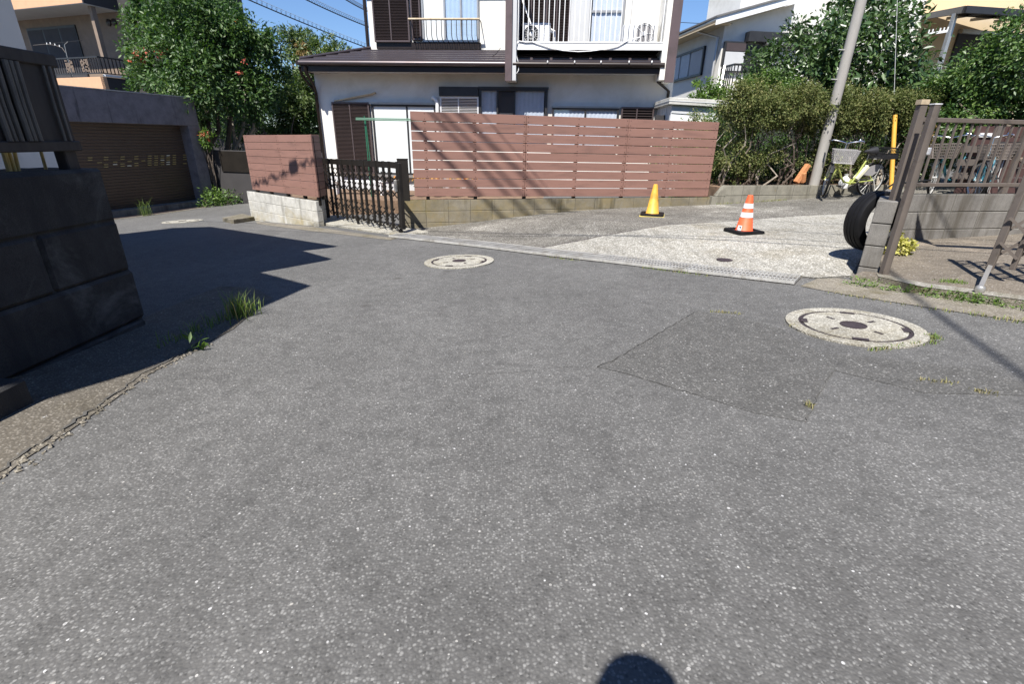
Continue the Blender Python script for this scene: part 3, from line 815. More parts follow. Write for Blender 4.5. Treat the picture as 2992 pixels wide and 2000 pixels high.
m.hexa([F1.w(cl(0), ZG + .10, .58), F1.w(cl(1), ZT - .04, -.95), F1.w(cl(1), ZT - .04, -6), F1.w(cl(0), ZG + .10, -6), F1.w(cl(0), ZG + .15, .58), F1.w(cl(1), ZT, -.95), F1.w(cl(1), ZT, -6), F1.w(cl(0), ZG + .15, -6)])
P('roof_side', m, 'roof_brown')
P('hip_ridge', MB().tube([F1.w(cl(0) + .01, ZG + .17, .57), F1.w(cl(1), ZT + .03, -.93)], .035, 8), 'roof_brown', smooth=True)
# snow guards and pale clips over the right gutter
for i in range(7):
    u = F1.uz(*K3(335 + 189 * i, 560), .55)[0]
    P('snow_guard', MB().fbox(F1, u - .03, u + .03, ZG + .165, ZG + .225, .5, .45), 'louvre')
for x in (490, 748, 1000, 1268, 1486):
    u, z = F1.uz(*K3(x, 590), .67)
    P('gutter_clip', MB().lathe(F1.w(u, z - .03, .675), [(.006, 0), (.018, .02), (.016, .04), (.005, .06)], 10), 'white_metal', smooth=True)
# downpipes
def pipe(pts, r, mat, name='downpipe'): P(name, MB().tube([F1.w(u, z, o) for u, z, o in pts], r, 10), mat, smooth=True)
pipe([(UL + .06, ZG, .58), (UL + .06, ZG - .14, .56), (UL + .04, ZG - .36, .2), (UL + .02, ZG - .55, .06), (UL + .03, -.2, .06)], .04, 'dark_trim')
pipe([(UL - .12, ZG, .5), (UL - .13, ZG - .16, .42), (UL - .09, ZG - .38, .12), (UL + .02, ZG - .50, .06)], .035, 'dark_trim')
d0 = F1.uz(*K3(1560, 660), .5); d1 = F1.uz(*K3(1545, 780), .3); d2 = F1.uz(*K3(1645, 870), .06); d3 = F1.uz(*K3(1638, 960), .06)
pipe([(d0[0], ZG, .55), (d0[0], d0[1] - .05, .5), (d1[0], d1[1], .3), (d2[0], d2[1], .06), (d2[0], 0, .06)], .036, 'dark_trim')
# wing walls with brown fronts, hanging past the eave
for a, b, zb, nm in ((W0, W1, 2.50, 'l'), (RW0, RW1, 2.50, 'r')):
    P('wing_wall', MB().fbox(F1, a + .012, b + .10 if nm == 'l' else b - .02, zb + .02, 5.6, .655, -.95), 'stucco_grey' if nm == 'l' else 'stucco')
    P('wing_front', MB().fbox(F1, a, b, zb, 5.62, .70, .655), 'brown_trim', bevel=.004)
P('wing_reveal', MB().fbox(F1, RW0 - .11, RW0 + .012, 2.56, 5.6, .62, -.9), 'stucco')
# upper storey, left part
o2 = -.95
U2 = cl(1)
P('upper_wall', MB().fbox(F1, U2, W0, ZT - .3, 6.0, o2, o2 - .16).fbox(F1, U2, U2 + .16, ZT - .3, 6.0, o2 - .16, -7), 'stucco')
P('upper_corner_pipe', MB().tube([F1.w(U2 - .06, 5.8, o2 + .02), F1.w(U2 - .06, ZT + .05, o2 + .02)], .045, 10), 'dark_trim', smooth=True)
P('upper_eave', MB().fbox(F1, U2 - .5, RW1 + .3, 5.38, 5.5, o2 + .58, -7.5), 'brown_trim')
def louvre(u0, u1, z0, z1, o, mat='louvre', pitch=.033, mids=(.48,), name='shutter_box'):
    d = .09
    f = MB()
    fw = .035
    f.fbox(F1, u0, u0 + fw, z0, z1, o + d, o - .0).fbox(F1, u1 - fw, u1, z0, z1, o + d, o).fbox(F1, u0, u1, z1 - fw, z1 + .003, o + d + .004, o).fbox(F1, u0, u1, z0 - .003, z0 + fw, o + d + .004, o)
    for q in mids:
        uu = u0 + (u1 - u0) * q
        f.fbox(F1, uu - .014, uu + .014, z0, z1, o + d + .002, o)
    b = P(name, f, mat)
    MB().fbox(F1, u0 + .01, u1 - .01, z0 + .01, z1 - .01, o + .012, o - .01).build('back', X['dark_trim'], b)
    s = MB(); z = z0 + fw
    while z < z1 - fw - .01:
        s.hexa([F1.w(u0 + fw, z, o + d - .008), F1.w(u1 - fw, z, o + d - .008), F1.w(u1 - fw, z + .012, o + .03), F1.w(u0 + fw, z + .012, o + .03), F1.w(u0 + fw, z + .011, o + d - .004), F1.w(u1 - fw, z + .011, o + d - .004), F1.w(u1 - fw, z + .024, o + .034), F1.w(u0 + fw, z + .024, o + .034)])
        z += pitch
    s = s.build('louvre_slat', X[mat], b); s['kind'] = 'stuff'
    return b
def window(u0, u1, z0, z1, o, frame='alu_dark', panes=(('frosted', 0, .5), ('curtain_blue', .5, 1)), fw=.045, rail=None, gl='glass', depth=.07):
    f = MB()
    f.fbox(F1, u0, u0 + fw, z0, z1, o + depth, o - .05).fbox(F1, u1 - fw, u1, z0, z1, o + depth, o - .05).fbox(F1, u0, u1, z1 - fw, z1 + .002, o + depth + .003, o - .05).fbox(F1, u0, u1, z0 - .002, z0 + fw, o + depth + .003, o - .05)
    for _, a, b in panes[:-1]:
        uu = u0 + (u1 - u0) * b
        f.fbox(F1, uu - .022, uu + .022, z0, z1, o + depth - .01, o - .04)
    if rail:
        f.fbox(F1, u0, u1, rail - .025, rail + .025, o + depth - .012, o - .03)
    w = P('window', f, frame)
    MB().fbox(F1, u0 + .01, u1 - .01, z0 + .01, z1 - .01, o + .004, o - .012).build('dark_room', X['room'], w)
    for mat, a, b in panes:
        ua, ub = u0 + (u1 - u0) * a + .02, u0 + (u1 - u0) * b - .02
        if mat == 'frosted':
            MB().fbox(F1, ua, ub, z0 + fw, z1 - fw, o + .035, o + .03).build('pane', X['frosted'], w)
        else:
            MB().fbox(F1, ua, ub, z0 + fw, z1 - fw, o + .045, o + .041).build('pane', X[gl], w)
            c = MB(); n = int((ub - ua) / .05)
            for i in range(n):
                x0, x1 = ua + (ub - ua) * i / n, ua + (ub - ua) * (i + 1) / n
                q0, q1 = (.014, .024) if i % 2 else (.024, .014)
                c.poly([F1.w(x0, z0 + .03, o + q0), F1.w(x1, z0 + .03, o + q1), F1.w(x1, z1 - .05, o + q1), F1.w(x0, z1 - .05, o + q0)])
            if mat != 'empty': c.build('curtain', X[mat], w)
    return w
# ground floor openings
u0, u1, z0, z1 = F1.rect(K2(402, 985), K2(755, 1530), .05); z0 = .27
u0 = F1.uz(*K2(420, 1250), .05)[0]; u1 = F1.uz(*K2(768, 1250), .05)[0]
louvre(u0, u1, z0, 2.04, .0)
v0 = u1 + .03; v1 = F1.uz(*K2(1390, 990))[0]
P('window_head', MB().fbox(F1, v0 - .02, v1, 2.0, 2.05, .10, 0), 'alu')
window(v0 + .03, v1 - .02, .27, 2.0, 0, panes=(('frosted', 0, .55), ('frosted', .55, 1)), depth=.06)
P('window_sill', MB().fbox(F1, v0, v1, .20, .265, .10, 0), 'alu')
a0 = F1.uz(*K2(1428, 950))[0]; a1 = F1.uz(*K2(1795, 950))[0]; a2 = F1.uz(*K3(490, 950))[0]
P('shutter_hood', MB().fbox(F1, a0 - .01, a1, 2.20, 2.42, .13, 0), 'alu_dark', bevel=.006)
louvre(a0, a1, 1.25, 2.20, 0, mat='louvre_glint', pitch=.036)
window(a1 + .01, a2, 1.2, 2.40, 0, panes=(('curtain_blue', .02, .27), ('empty', .27, .52), ('curtain_blue', .52, .96)), fw=.06, depth=.09)
P('window_hood', MB().fbox(F1, a1, a2 + .02, 2.38, 2.43, .12, 0), 'alu_dark')
b0 = F1.uz(*K3(535, 1070))[0]; b1 = F1.uz(*K3(1168, 1070))[0]; b2 = F1.uz(*K3(1190, 1070))[0]; b3 = F1.uz(*K3(1500, 1070))[0]
window(b0, b1, .9, 1.97, 0, panes=(('curtain', 0, .5), ('curtain', .5, 1)))
P('window_head', MB().fbox(F1, b0 - .02, b1 + .02, 1.97, 2.01, .09, 0), 'alu')
louvre(b2, b3, .85, 2.0, 0, pitch=.06)
# pipes on the wall
q = [F1.uz(*K2(*p_), .05) for p_ in ((415, 965), (520, 945), (650, 920), (760, 900), (800, 885))]
P('wall_hose', MB().tube([F1.w(u, z, .06) for u, z in q] + [F1.w(*q[-1], -.02)], .022, 8), 'stucco_cream', smooth=True)
q = [F1.uz(*K2(*p_), .05) for p_ in ((1360, 935), (1385, 950), (1400, 985), (1402, 1070))]
P('aircon_duct', MB().tube([F1.w(*q[0], -.02)] + [F1.w(u, z, .10) for u, z in q] + [F1.w(q[-1][0], .4, .10)], .045, 10), 'white_metal', smooth=True)
# upper left: shutter box, window, bowed railing
s0 = F1.uz(*K2(800, 300), o2 + .05)[0]; s1 = F1.uz(*K2(1138, 300), o2 + .05)[0]
louvre(s0, s1, 3.55, 5.3, o2 + .03, pitch=.034)
P('shutter_base', MB().fbox(F1, s0 + .02, F1.uz(*K2(1815, 440), o2)[0], 3.40, 3.55, o2 + .06, o2), 'dark_trim')
t0_ = F1.uz(*K2(1155, 200), o2)[0]; t1_ = F1.uz(*K2(1245, 200), o2)[0]; t2_ = F1.uz(*K2(1795, 200), o2)[0]
louvre(t0_, t1_, 3.6, 5.3, o2 + .01, pitch=.034, mids=())
window(t1_ + .03, t2_, 3.56, 5.25, o2, frame='alu', panes=(('frosted', 0, .40), ('curtain', .40, .69), ('curtain', .69, 1)), gl='glass_blue')
rl0 = F1.uz(*K2(1120, 190), -.60)[0]; rl1 = F1.uz(*K2(1800, 190), -.60)[0]
rail = P('window_railing', MB().tube([F1.w(rl0, 4.02, -.60), F1.w(rl1, 4.02, -.60)], .026, 10), 'wood_pale', smooth=True)
for i in range(14):
    u = rl0 + .07 + (rl1 - rl0 - .14) * i / 13
    MB().tube([F1.w(u, 4.01, -.60), F1.w(u, 3.66, -.60), F1.w(u + .01, 3.60, -.60), F1.w(u + .015, 3.56, -.66), F1.w(u + .015, 3.52, -.90)], .009, 6).build('baluster', X['dark_trim'], rail)
MB().bar(F1.w(rl1 - .01, 4.02, -.6), F1.w(rl1 - .01, 4.02, o2), .02).bar(F1.w(rl0 + .01, 4.02, -.6), F1.w(rl0 + .01, 4.02, o2), .02).build('rail_bracket', X['dark_trim'], rail)
# balcony at the right
k0 = F1.uz(*K3(190, 440), .57)[0]; k1 = F1.uz(*K3(1592, 440), .57)[0]
ZK0, ZK1 = 3.17, 3.33
P('balcony_kickboard', MB().fbox(F1, k0, k1, ZK0, ZK1 - .02, .585, .55), 'white_metal', bevel=.004)
P('balcony_sill', MB().fbox(F1, k0 - .005, k1 + .005, ZK1 - .02, ZK1 + .01, .595, .53), 'white_metal', bevel=.003)
P('balcony_floor', MB().fbox(F1, k0, k1 + .15, ZK0 + .03, ZK0 + .09, .54, -.55), 'dark_trim')
P('balcony_side', MB().fbox(F1, k1 - .0, k1 + .035, ZK0, ZK1, .545, -.5), 'white_metal')
for i in range(29):
    u = k0 + .04 + .1265 * i * (k1 - k0 - .1) / (28 * .1265)
    P('baluster', MB().fbox(F1, u - .0085, u + .0085, ZK1 + .01, 4.42, .578, .561), 'white_metal')
P('balcony_rail', MB().fbox(F1, k0, k1, 4.42, 4.47, .595, .545), 'white_metal')
for i in range(7):
    oo = .46 - .13 * i
    P('side_baluster', MB().fbox(F1, k1 + .01, k1 + .027, ZK1, 4.42, oo + .008, oo - .008), 'white_metal')
P('balcony_post', MB().fbox(F1, k0 - .20, k0 - .09, ZK0 - .15, 5.5, .30, .22), 'alu', bevel=.004)
P('balcony_brace', MB().bar(F1.w(F1.uz(*K3(235, 0), .3)[0], 4.3, .3), F1.w(F1.uz(*K3(330, 215), .3)[0], 3.75, .3), .06, .03), 'white_metal')
# balcony back wall and its openings
ob = -.55
P('upper_wall', MB().fbox(F1, W1, RW0, 3.0, 5.9, ob, ob - .12), 'stucco')
c = [F1.uz(*K3(x, 200), ob)[0] for x in (205, 700, 885, 1215, 1565)]
louvre(c[0], c[0] + (c[1] - c[0]) * .52, 3.32, 5.2, ob, pitch=.034, mids=(.5,))
louvre(c[0] + (c[1] - c[0]) * .54, c[1], 3.32, 5.2, ob, pitch=.034, mids=(.45,))
P('grey_door', MB().fbox(F1, c[1] + .01, c[2], 3.3, 5.2, ob + .05, ob), 'stucco_grey')
window(c[2], c[3], 3.3, 5.2, ob, frame='alu', panes=(('curtain', .06, .96), ('empty', .96, 1)), rail=4.16, gl='glass')
P('downpipe', MB().tube([F1.w(c[3] + .14, 5.2, ob + .06), F1.w(c[3] + .12, 3.25, ob + .06)], .035, 8), 'white_metal', smooth=True)
pw = [F1.uz(*K3(*p_), .60) for p_ in ((215, 390), (280, 402), (345, 400), (420, 425), (520, 458), (640, 482), (780, 493), (900, 487), (1060, 465), (1160, 440), (1240, 395), (1300, 372), (1370, 355))]
P('loose_cable', MB().tube([F1.w(u, z, .605) for u, z in pw], .011, 6), 'white_metal', smooth=True)
pw = [F1.uz(*K3(*p_), .60) for p_ in ((205, 400), (185, 460), (195, 540), (215, 610), (213, 670), (195, 700), (178, 690))]
P('loose_cable', MB().tube([F1.w(u, z, .61) for u, z in pw], .010, 6), 'white_metal', smooth=True)
pw = [F1.uz(*K2(*p_), -.2) for p_ in ((1790, 415), (1810, 475), (1850, 520), (1920, 560), (1980, 540), (2035, 515))]
P('roof_cable', MB().tube([F1.w(u, z, o_) for (u, z), o_ in zip(pw, (-.6, -.5, -.3, .0, .3, .71))], .006, 6), 'cable')
# air conditioner outdoor units on the balcony floor
def ac(label, px0, px1, ptop, pbot, fan, fr_r, o, blades=True):
    u0, u1, z0, z1 = F1.rect(K3(px0, ptop), K3(px1, pbot), o + .28)
    z0 = 3.28
    t = thing('aircon_unit', label, 'air conditioner', F1.w((u0 + u1) / 2, z0, o), 'air conditioner units on the balcony')
    MB().fbox(F1, u0, u1, z0 + .03, z1, o + .28, o).build('casing', X['white_metal'], t, bevel=.012)
    MB().fbox(F1, u0 + .06, u0 + .16, z0, z0 + .03, o + .27, o + .02).fbox(F1, u1 - .16, u1 - .06, z0, z0 + .03, o + .27, o + .02).build('foot', X['plastic_black'], t)
    uf, zf = F1.uz(*fan, o + .28)
    ax = (F1.out[0], F1.out[1], 0)
    MB().lathe(F1.w(uf, zf, o + .276), [(fr_r, 0), (fr_r, .012)], 28, ax=ax).build('fan_recess', X['alu_dark' if blades else 'grey_plastic'], t)
    g = MB()
    for rr in ((fr_r, fr_r * .55) if blades else (fr_r, fr_r * .86)): g.ring(F1.w(uf, zf, o + .295), ax, rr, .005, 28, 6)
    for i in range(18 if blades else 5):
        a = 2 * math.pi * i / (18 if blades else 5)
        g.bar(F1.w(uf + .03 * math.cos(a), zf + .03 * math.sin(a), o + .295), F1.w(uf + fr_r * math.cos(a), zf + fr_r * math.sin(a), o + .295), .0035 if blades else .010)
    g.build('fan_grille', X['white_metal'], t)
    MB().lathe(F1.w(uf, zf, o + .28), [(.045, 0), (.045, .022), (.03, .028)], 16, ax=ax).build('hub', X['white_metal'], t)
    return t, u1, z1
t, u1, z1 = ac('white outdoor air conditioner with dark round fan at the left of the balcony', 250, 515, 215, 400, K3(335, 325), .185, -.12)
for k in range(2):
    MB().tube([F1.w(u1, z1 - .10 - .05 * k, .0), F1.w(u1 + .10, z1 - .14 - .05 * k, .0), F1.w(u1 + .13, z1 - .35, .0), F1.w(u1 + .05, z1 - .50, .0)], .022, 8).build('pipe', X['white_metal'], t, smooth=True)
ac('white outdoor air conditioner with pale grey fan ring at the right of the balcony', 1205, 1540, 235, 402, K3(1412, 322), .22, -.1, False)

# laundry stand in the garden
ls = thing('laundry_stand', 'green metal laundry pole stand between the fence and the house', 'laundry stand', (-2.9, 12.2, -.15))
FL = Frame((0, 12.3), (.9976, -.0698))
for (a, b) in ((K2(700, 1105), K2(738, 1530)), (K2(712, 1150), K2(765, 1530))):
    p0 = FL.uz(*a); p1 = FL.uz(*b)
    MB().tube([FL.w(*p0), FL.w(p1[0], -.15)], .012, 8).build('upright', X['green_pole'], ls)
for dy, oo in ((1128, 0), (1142, .08)):
    p0 = FL.uz(*K2(620, dy), oo); 
    MB().tube([FL.w(p0[0], p0[1], oo), FL.w(p0[0] + 3.6, p0[1] - .01, oo)], .013, 8).build('crossbar', X['green_pole'], ls)
# things in the garden seen through the gate
random.seed(12)
for i in range(5):
    x = -2.75 + .42 * i
    pt = thing('flower_pot', ('leftmost', 'second', 'middle', 'fourth', 'rightmost')[i] + ' pot of orange flowers in the row behind the gate', 'potted plant', (x, 12.7 + .03 * i, -.15), 'pots of orange flowers in the garden')
    MB().lathe((x, 12.7 + .03 * i, -.15), [(.10, 0), (.14, .2), (.15, .22), (.12, .22)], 14).build('pot', X['plastic_black'], pt, smooth=True)
GARDEN_POTS = [(-2.75 + .42 * i, 12.7 + .03 * i) for i in range(5)]
bn = thing('garden_bench', 'low white slatted bench behind the folding gate', 'bench', (-3.9, 13.0, -.15))
for k in range(3): MB().box(-4.6, -3.25, 12.86 + .11 * k, 12.95 + .11 * k, .16, .185).build('slat', X['white_metal'], bn)
for x in (-4.5, -3.35):
    MB().box(x - .03, x + .03, 12.88, 12.94, -.15, .16).build('leg', X['white_metal'], bn)
    MB().box(x - .03, x + .03, 13.08, 13.14, -.15, .16).build('leg', X['white_metal'], bn)
sg = thing('window_sticker', 'small yellow and purple security sticker on the window frame above the gate', 'sticker', F1.w(-3.2, .5))
uu, zz = F1.uz(1166, 481, .075)
MB().fbox(F1, uu - .06, uu + .06, zz - .07, zz + .07, .076, .072).build('sheet', X['yellow'], sg)
MB().poly([F1.w(uu - .05, zz - .06, .0775), F1.w(uu + .05, zz + .06, .0775), F1.w(uu - .05, zz + .06, .0775)]).build('print', X['navy'], sg)

# garden shed with its flat roof
sh = thing('garden_shed', 'small white flat roofed shed at the right end of the long fence', 'shed', (4.1, 11.6, -.1))
cz = 10.9
c0 = atdepth(1955, 300, cz)
ctop = c0[2]
dl = np.array([.05, 1.0]); dl /= np.linalg.norm(dl)
dr = np.array([1.0, -.05]); dr /= np.linalg.norm(dr)
def sp_(a, b, z): return (c0[0] + dr[0] * a + dl[0] * b, c0[1] + dr[1] * a + dl[1] * b, z)
wr, wl_ = 1.28, 1.7
def sbox(a0, a1, b0, b1, z0, z1, z1r=None, z0r=None):
    z1r = z1 if z1r is None else z1r; z0r = z0 if z0r is None else z0r
    return [sp_(a0, b0, z0), sp_(a1, b0, z0r), sp_(a1, b1, z0r), sp_(a0, b1, z0), sp_(a0, b0, z1), sp_(a1, b0, z1r), sp_(a1, b1, z1r), sp_(a0, b1, z1)]
MB().hexa(sbox(.0, wr, 0, wl_, ctop - .03, ctop + .11, ctop + .06, ctop - .08)).build('roof', X['block_pale'], sh, bevel=.008)
MB().hexa(sbox(-.008, wr + .008, -.008, wl_, ctop + .035, ctop + .05, ctop - .0, ctop - .015)).build('roof_trim', X['stucco_grey'], sh)
MB().hexa(sbox(.1, wr - .12, .1, wl_ - .1, -.2, ctop - .03, ctop - .09, -.2)).build('wall', X['white_metal'], sh)
MB().hexa(sbox(.09, .1, .1, wl_ - .1, -.2, ctop - .04)).build('side_panel', X['stucco_grey'], sh)
for i in range(4):
    MB().hexa(sbox(.083, .09, .14 + .4 * i, .2 + .4 * i, -.1, ctop - .06)).build('rib', X['stucco_grey'], sh)
MB().hexa(sbox(.1, wr - .12, .085, .1, ctop - .2, ctop - .035, ctop - .095, ctop - .26)).build('head_panel', X['stucco_grey'], sh)
# ------------------------------------------------------------------ leaves
def leaves(name, clumps, n, size, mat, parent, seed, width=.42, sub=9, spread=.24, shell=.72, up=.6, droop=.25, squash=1.0, kind=None):
    rng = np.random.default_rng(seed)
    cl_ = np.array([(c[0], c[1], c[2], c[3], (c[4] if len(c) > 4 else c[3])) for c in clumps], float)
    wts = cl_[:, 3] ** 2; wts /= wts.sum()
    cnt = rng.multinomial(n, wts)
    P_, O_ = [], []
    for c, k in zip(cl_, cnt):
        if k == 0: continue
        m = max(4, int(sub * (1 + c[3])))
        d = rng.normal(size=(m, 3)); d /= np.linalg.norm(d, axis=1)[:, None]
        sc = c[:3] + d * np.array([c[3], c[3], c[4]]) * rng.uniform(shell - .25, 1.0, (m, 1))
        idx = rng.integers(0, m, k)
        off = rng.normal(size=(k, 3)) * c[3] * spread
        p = sc[idx] + off
        o = (p - c[:3]) / c[3]
        P_.append(p); O_.append(o)
    p = np.concatenate(P_); o = np.concatenate(O_)
    N = len(p)
    o /= np.linalg.norm(o, axis=1)[:, None] + 1e-6
    ax = o * .7 + rng.normal(size=(N, 3)) * .7 + np.array([0, 0, -droop])
    ax /= np.linalg.norm(ax, axis=1)[:, None]
    nn = o * .6 + rng.normal(size=(N, 3)) * .55 + np.array([0, 0, up])
    s = np.cross(ax, nn); s /= np.linalg.norm(s, axis=1)[:, None] + 1e-6
    nn = np.cross(s, ax)
    Ln = size * rng.uniform(.42, 1.35, (N, 1)); Wd = Ln * width * .5
    v = np.empty((N, 4, 3))
    v[:, 0] = p; v[:, 2] = p + ax * Ln
    mid = p + ax * Ln * .48 + nn * Wd * .35
    v[:, 1] = mid + s * Wd; v[:, 3] = mid - s * Wd
    org = ORG.get(parent.name, np.zeros(3)) if parent is not None else np.zeros(3)
    v = (v - org).reshape(-1, 3)
    b = np.arange(N)[:, None] * 4
    f = np.concatenate([b + np.array([0, 1, 2]), b + np.array([0, 2, 3])], 1).reshape(-1)
    me = bpy.data.meshes.new(name)
    me.vertices.add(N * 4); me.vertices.foreach_set('co', v.astype(np.float32).ravel())
    me.loops.add(N * 6); me.loops.foreach_set('vertex_index', f.astype(np.int32))
    me.polygons.add(N * 2); me.polygons.foreach_set('loop_start', np.arange(0, N * 6, 3, dtype=np.int32))
    me.update(calc_edges=True); me.validate()
    me.materials.append(X[mat])
    ob = bpy.data.objects.new(name, me); C.objects.link(ob)
    if parent is not None: ob.parent = parent; ORG[ob.name] = org
    if kind: ob['kind'] = kind
    return ob
def limbs(root, base, tips, r, mat='bark', name='trunk', seed=0, wig=.06, n=7):
    rng = np.random.default_rng(seed)
    m = MB()
    for t in tips:
        pts = []
        for i in range(n):
            k = i / (n - 1)
            q = np.array(base) * (1 - k) + np.array(t) * k
            if 0 < i < n - 1: q = q + rng.normal(size=3) * wig
            q[2] += .12 * math.sin(k * math.pi)
            pts.append(q)
        m.tube(pts, [r * (1 - .75 * i / (n - 1)) for i in range(n)], 7)
    return m.build(name, X[mat], root, smooth=True)
def px_clumps(lst, zc, jit=.6, seed=0):
    """(px, py, radius px) seen in the photograph, set in depth around zc"""
    rng = np.random.default_rng(seed)
    out = []
    for c in lst:
        z = (c[3] if len(c) > 3 else zc) + rng.uniform(-jit, jit)
        q = atdepth(c[0], c[1], z)
        out.append((*q, c[2] * z / FPX))
    return out

# ------------------------------------------------------------------ left: garage
GF = Frame((-10.44, 13.05), (.292, .956))
ga = thing('garage', 'grey concrete garage with brown roller shutter on the left', 'garage', GF.w(1, -.8))
Q = lambda n, m, mat, par=ga, **k: m.build(n, X[mat], par, **k)
uo, ue = 2.81, 3.20
Q('lintel', MB().fbox(GF, -5, ue, 1.44, 2.19, 0, -.5), 'garage_wall', bevel=.01)
Q('roof_edge', MB().fbox(GF, -5, ue + .0, 2.19, 2.215, .012, -6), 'block_pale')
Q('pier', MB().fbox(GF, uo, ue, -1.2, 1.437, 0, -.5), 'garage_wall')
Q('side_wall', MB().fbox(GF, ue - .3, ue - .003, -1.2, 2.185, -.5, -6), 'garage_wall')
Q('sill', MB().fbox(GF, -5, ue - .3, -1.2, -.685, .0, -.5), 'block_grey')
m = MB(); z = -.685; k = 0
while z < 1.43:
    m.hexa([GF.w(-5, z, -.33), GF.w(uo, z, -.33), GF.w(uo, z, -.36), GF.w(-5, z, -.36), GF.w(-5, z + .068, -.315), GF.w(uo, z + .068, -.315), GF.w(uo, z + .072, -.36), GF.w(-5, z + .072, -.36)])
    z += .075; k += 1
shu = Q('roller_shutter', m, 'shutter')
X['slot'] = simple('amber_slot_glow', (.40, .30, .12), .4, var=.2, vs=7)  # amber colour stands in for light showing through the slots
X['slot_glow'] = simple('pale_slot_glow', (.75, .7, .52), .4, var=.1)  # paler colour painted in for the brightest lit slots
COLS = {235: (862, 888), 410: (857, 883, 937, 963), 340: (915,), 510: (908, 935), 590: (852, 878, 930, 956), 665: (902, 950), 740: (848, 873, 922, 948), 815: (895,), 885: (843, 868, 893, 918, 942), 955: (843, 866, 890, 915, 940), 1025: (841, 864, 888, 912, 937), 1088: (838, 862, 886, 910, 934), 1155: (836, 858, 883, 908, 930), 1270: (832, 855, 880, 925)}
for x, ys in COLS.items():
    for y in ys:
        u, z = GF.uz(*KR(x, y), -.31)
        hot = (x, y) in ((1088, 838), (1025, 888), (1088, 910), (1088, 934), (665, 950), (510, 935))
        Q('slot', MB().fbox(GF, u - .055, u + .055, z - .012, z + .012, -.305, -.33), 'slot_glow' if hot else 'slot', shu)
sheet('garage_gutter', [tuple(GF.w(-4, 0, .5)[:2]), tuple(GF.w(6, 0, .5)[:2]), tuple(GF.w(6, 0, .02)[:2]), tuple(GF.w(-4, 0, .02)[:2])], .006, X['gutter'])
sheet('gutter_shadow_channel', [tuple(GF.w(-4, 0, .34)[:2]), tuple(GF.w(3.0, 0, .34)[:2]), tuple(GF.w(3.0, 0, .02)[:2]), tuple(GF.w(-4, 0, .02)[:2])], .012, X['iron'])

# dark gate wall right of the garage
DW = Frame((-9.25, 16.25), (.956, -.292))
dw = thing('dark_wall', 'dark wall with a recessed panel in tree shade right of the garage', 'wall', DW.w(1.5, -.8))
ztop = DW.uz(*KF(440, 480))[1]
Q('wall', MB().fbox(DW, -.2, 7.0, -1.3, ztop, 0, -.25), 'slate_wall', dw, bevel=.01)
up_, zp_ = DW.uz(*KF(600, 800)); _, zq_ = DW.uz(*KF(530, 490))
Q('panel_frame', MB().fbox(DW, up_, up_ + .03, zp_, zq_, .03, 0).fbox(DW, up_, up_ + 3, zp_ - .03, zp_, .03, 0), 'bronze_light', dw)
Q('panel', MB().fbox(DW, up_ + .03, up_ + 3, zp_, zq_, .012, 0), 'bronze', dw)
bw = thing('backing_wall', 'added dark backdrop wall closing off the sky under the trees behind', 'wall', (-6, 21, -.8))  # added backdrop, coloured dark, hiding the sky below the crowns
BK = Frame((-12, 22.5), (.98, -.17))
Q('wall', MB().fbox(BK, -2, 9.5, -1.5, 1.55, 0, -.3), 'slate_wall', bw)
Q('rail', MB().fbox(BK, -2, 9.5, 1.62, 1.66, -.05, -.1), 'alu_dark', bw)

# ------------------------------------------------------------------ left: apartment building
zA = 21.0
cA = atdepth(300, 224, zA)
A1 = Frame(cA[:2], (.945, -.327)); A2 = Frame(cA[:2], (.327, .945))
ap_ = thing('apartment_building', 'orange and brown apartment building with balconies behind the garage', 'building', (*cA[:2], -1))
R_ = lambda n, m, mat, par=ap_, **k: m.build(n, X[mat], par, **k)
z1 = A1.uz(*KA(1560, 1168))[1]; zs = A1.uz(*KA(1262, 48))[1]; zr = A1.uz(*KA(1490, 852))[1]
dep = A2.uz(*KA(1830, 195))[0]
R_('lower_wall', MB().fbox(A1, -9, 0, -2, z1, 0, -.15), 'orange_wall')
R_('wall_joint', MB().fbox(A1, -9, -.002, z1 - .62, z1 - .60, .004, -.1), 'brown_tile')
R_('side_wall', MB().fbox(A2, .0, dep, -2, z1, -.002, -.15), 'slate_wall')
R_('side_sill', MB().fbox(A2, .1, 2.2, z1 + .02, z1 + .10, .04, -.1), 'white_metal')
R_('balcony_floor', MB().fbox(A1, -9, -.16, z1 - .15, z1 - .02, -.16, -dep), 'slate_wall')
R_('back_wall', MB().fbox(A1, -9, 0, z1, zs, -dep, -dep - .2), 'brown_tile')
uA0, uA1, zz0, zz1 = A1.rect(KA(470, 365), KA(1215, 840), -dep)
wn_ = R_('balcony_window', MB().fbox(A1, uA0, uA1, z1, zs - .35, -dep + .06, -dep), 'alu_dark')
for i in range(3):
    a = uA0 + (uA1 - uA0) * i / 3
    R_('pane', MB().fbox(A1, a + .05, a + (uA1 - uA0) / 3 - .05, z1 + .1, zs - .45, -dep + .068, -dep + .06), 'room', wn_)
for x, y in ((1670, 345), (1752, 338)):
    u, z = A1.uz(*KA(x, y), -dep)
    R_('vent', MB().lathe(A1.w(u, z, -dep), [(.14, 0), (.14, .06), (.05, .10)], 14, ax=(A1.out[0], A1.out[1], 0)), 'dark_trim', smooth=True)
R_('soffit', MB().fbox(A1, -9, 0, zs, zs + .12, 0, -dep), 'stucco_grey')
R_('upper_parapet', MB().fbox(A1, -9, .0, zs + .02, zs + 1.4, .02, -.12), 'orange_wall')
R_('parapet_joint', MB().fbox(A1, -9, -.002, zs + .50, zs + .52, .024, -.1), 'brown_tile')
R_('upper_side', MB().fbox(A2, .02, dep, zs + .02, zs + 1.4, .02, -.12), 'slate_wall')
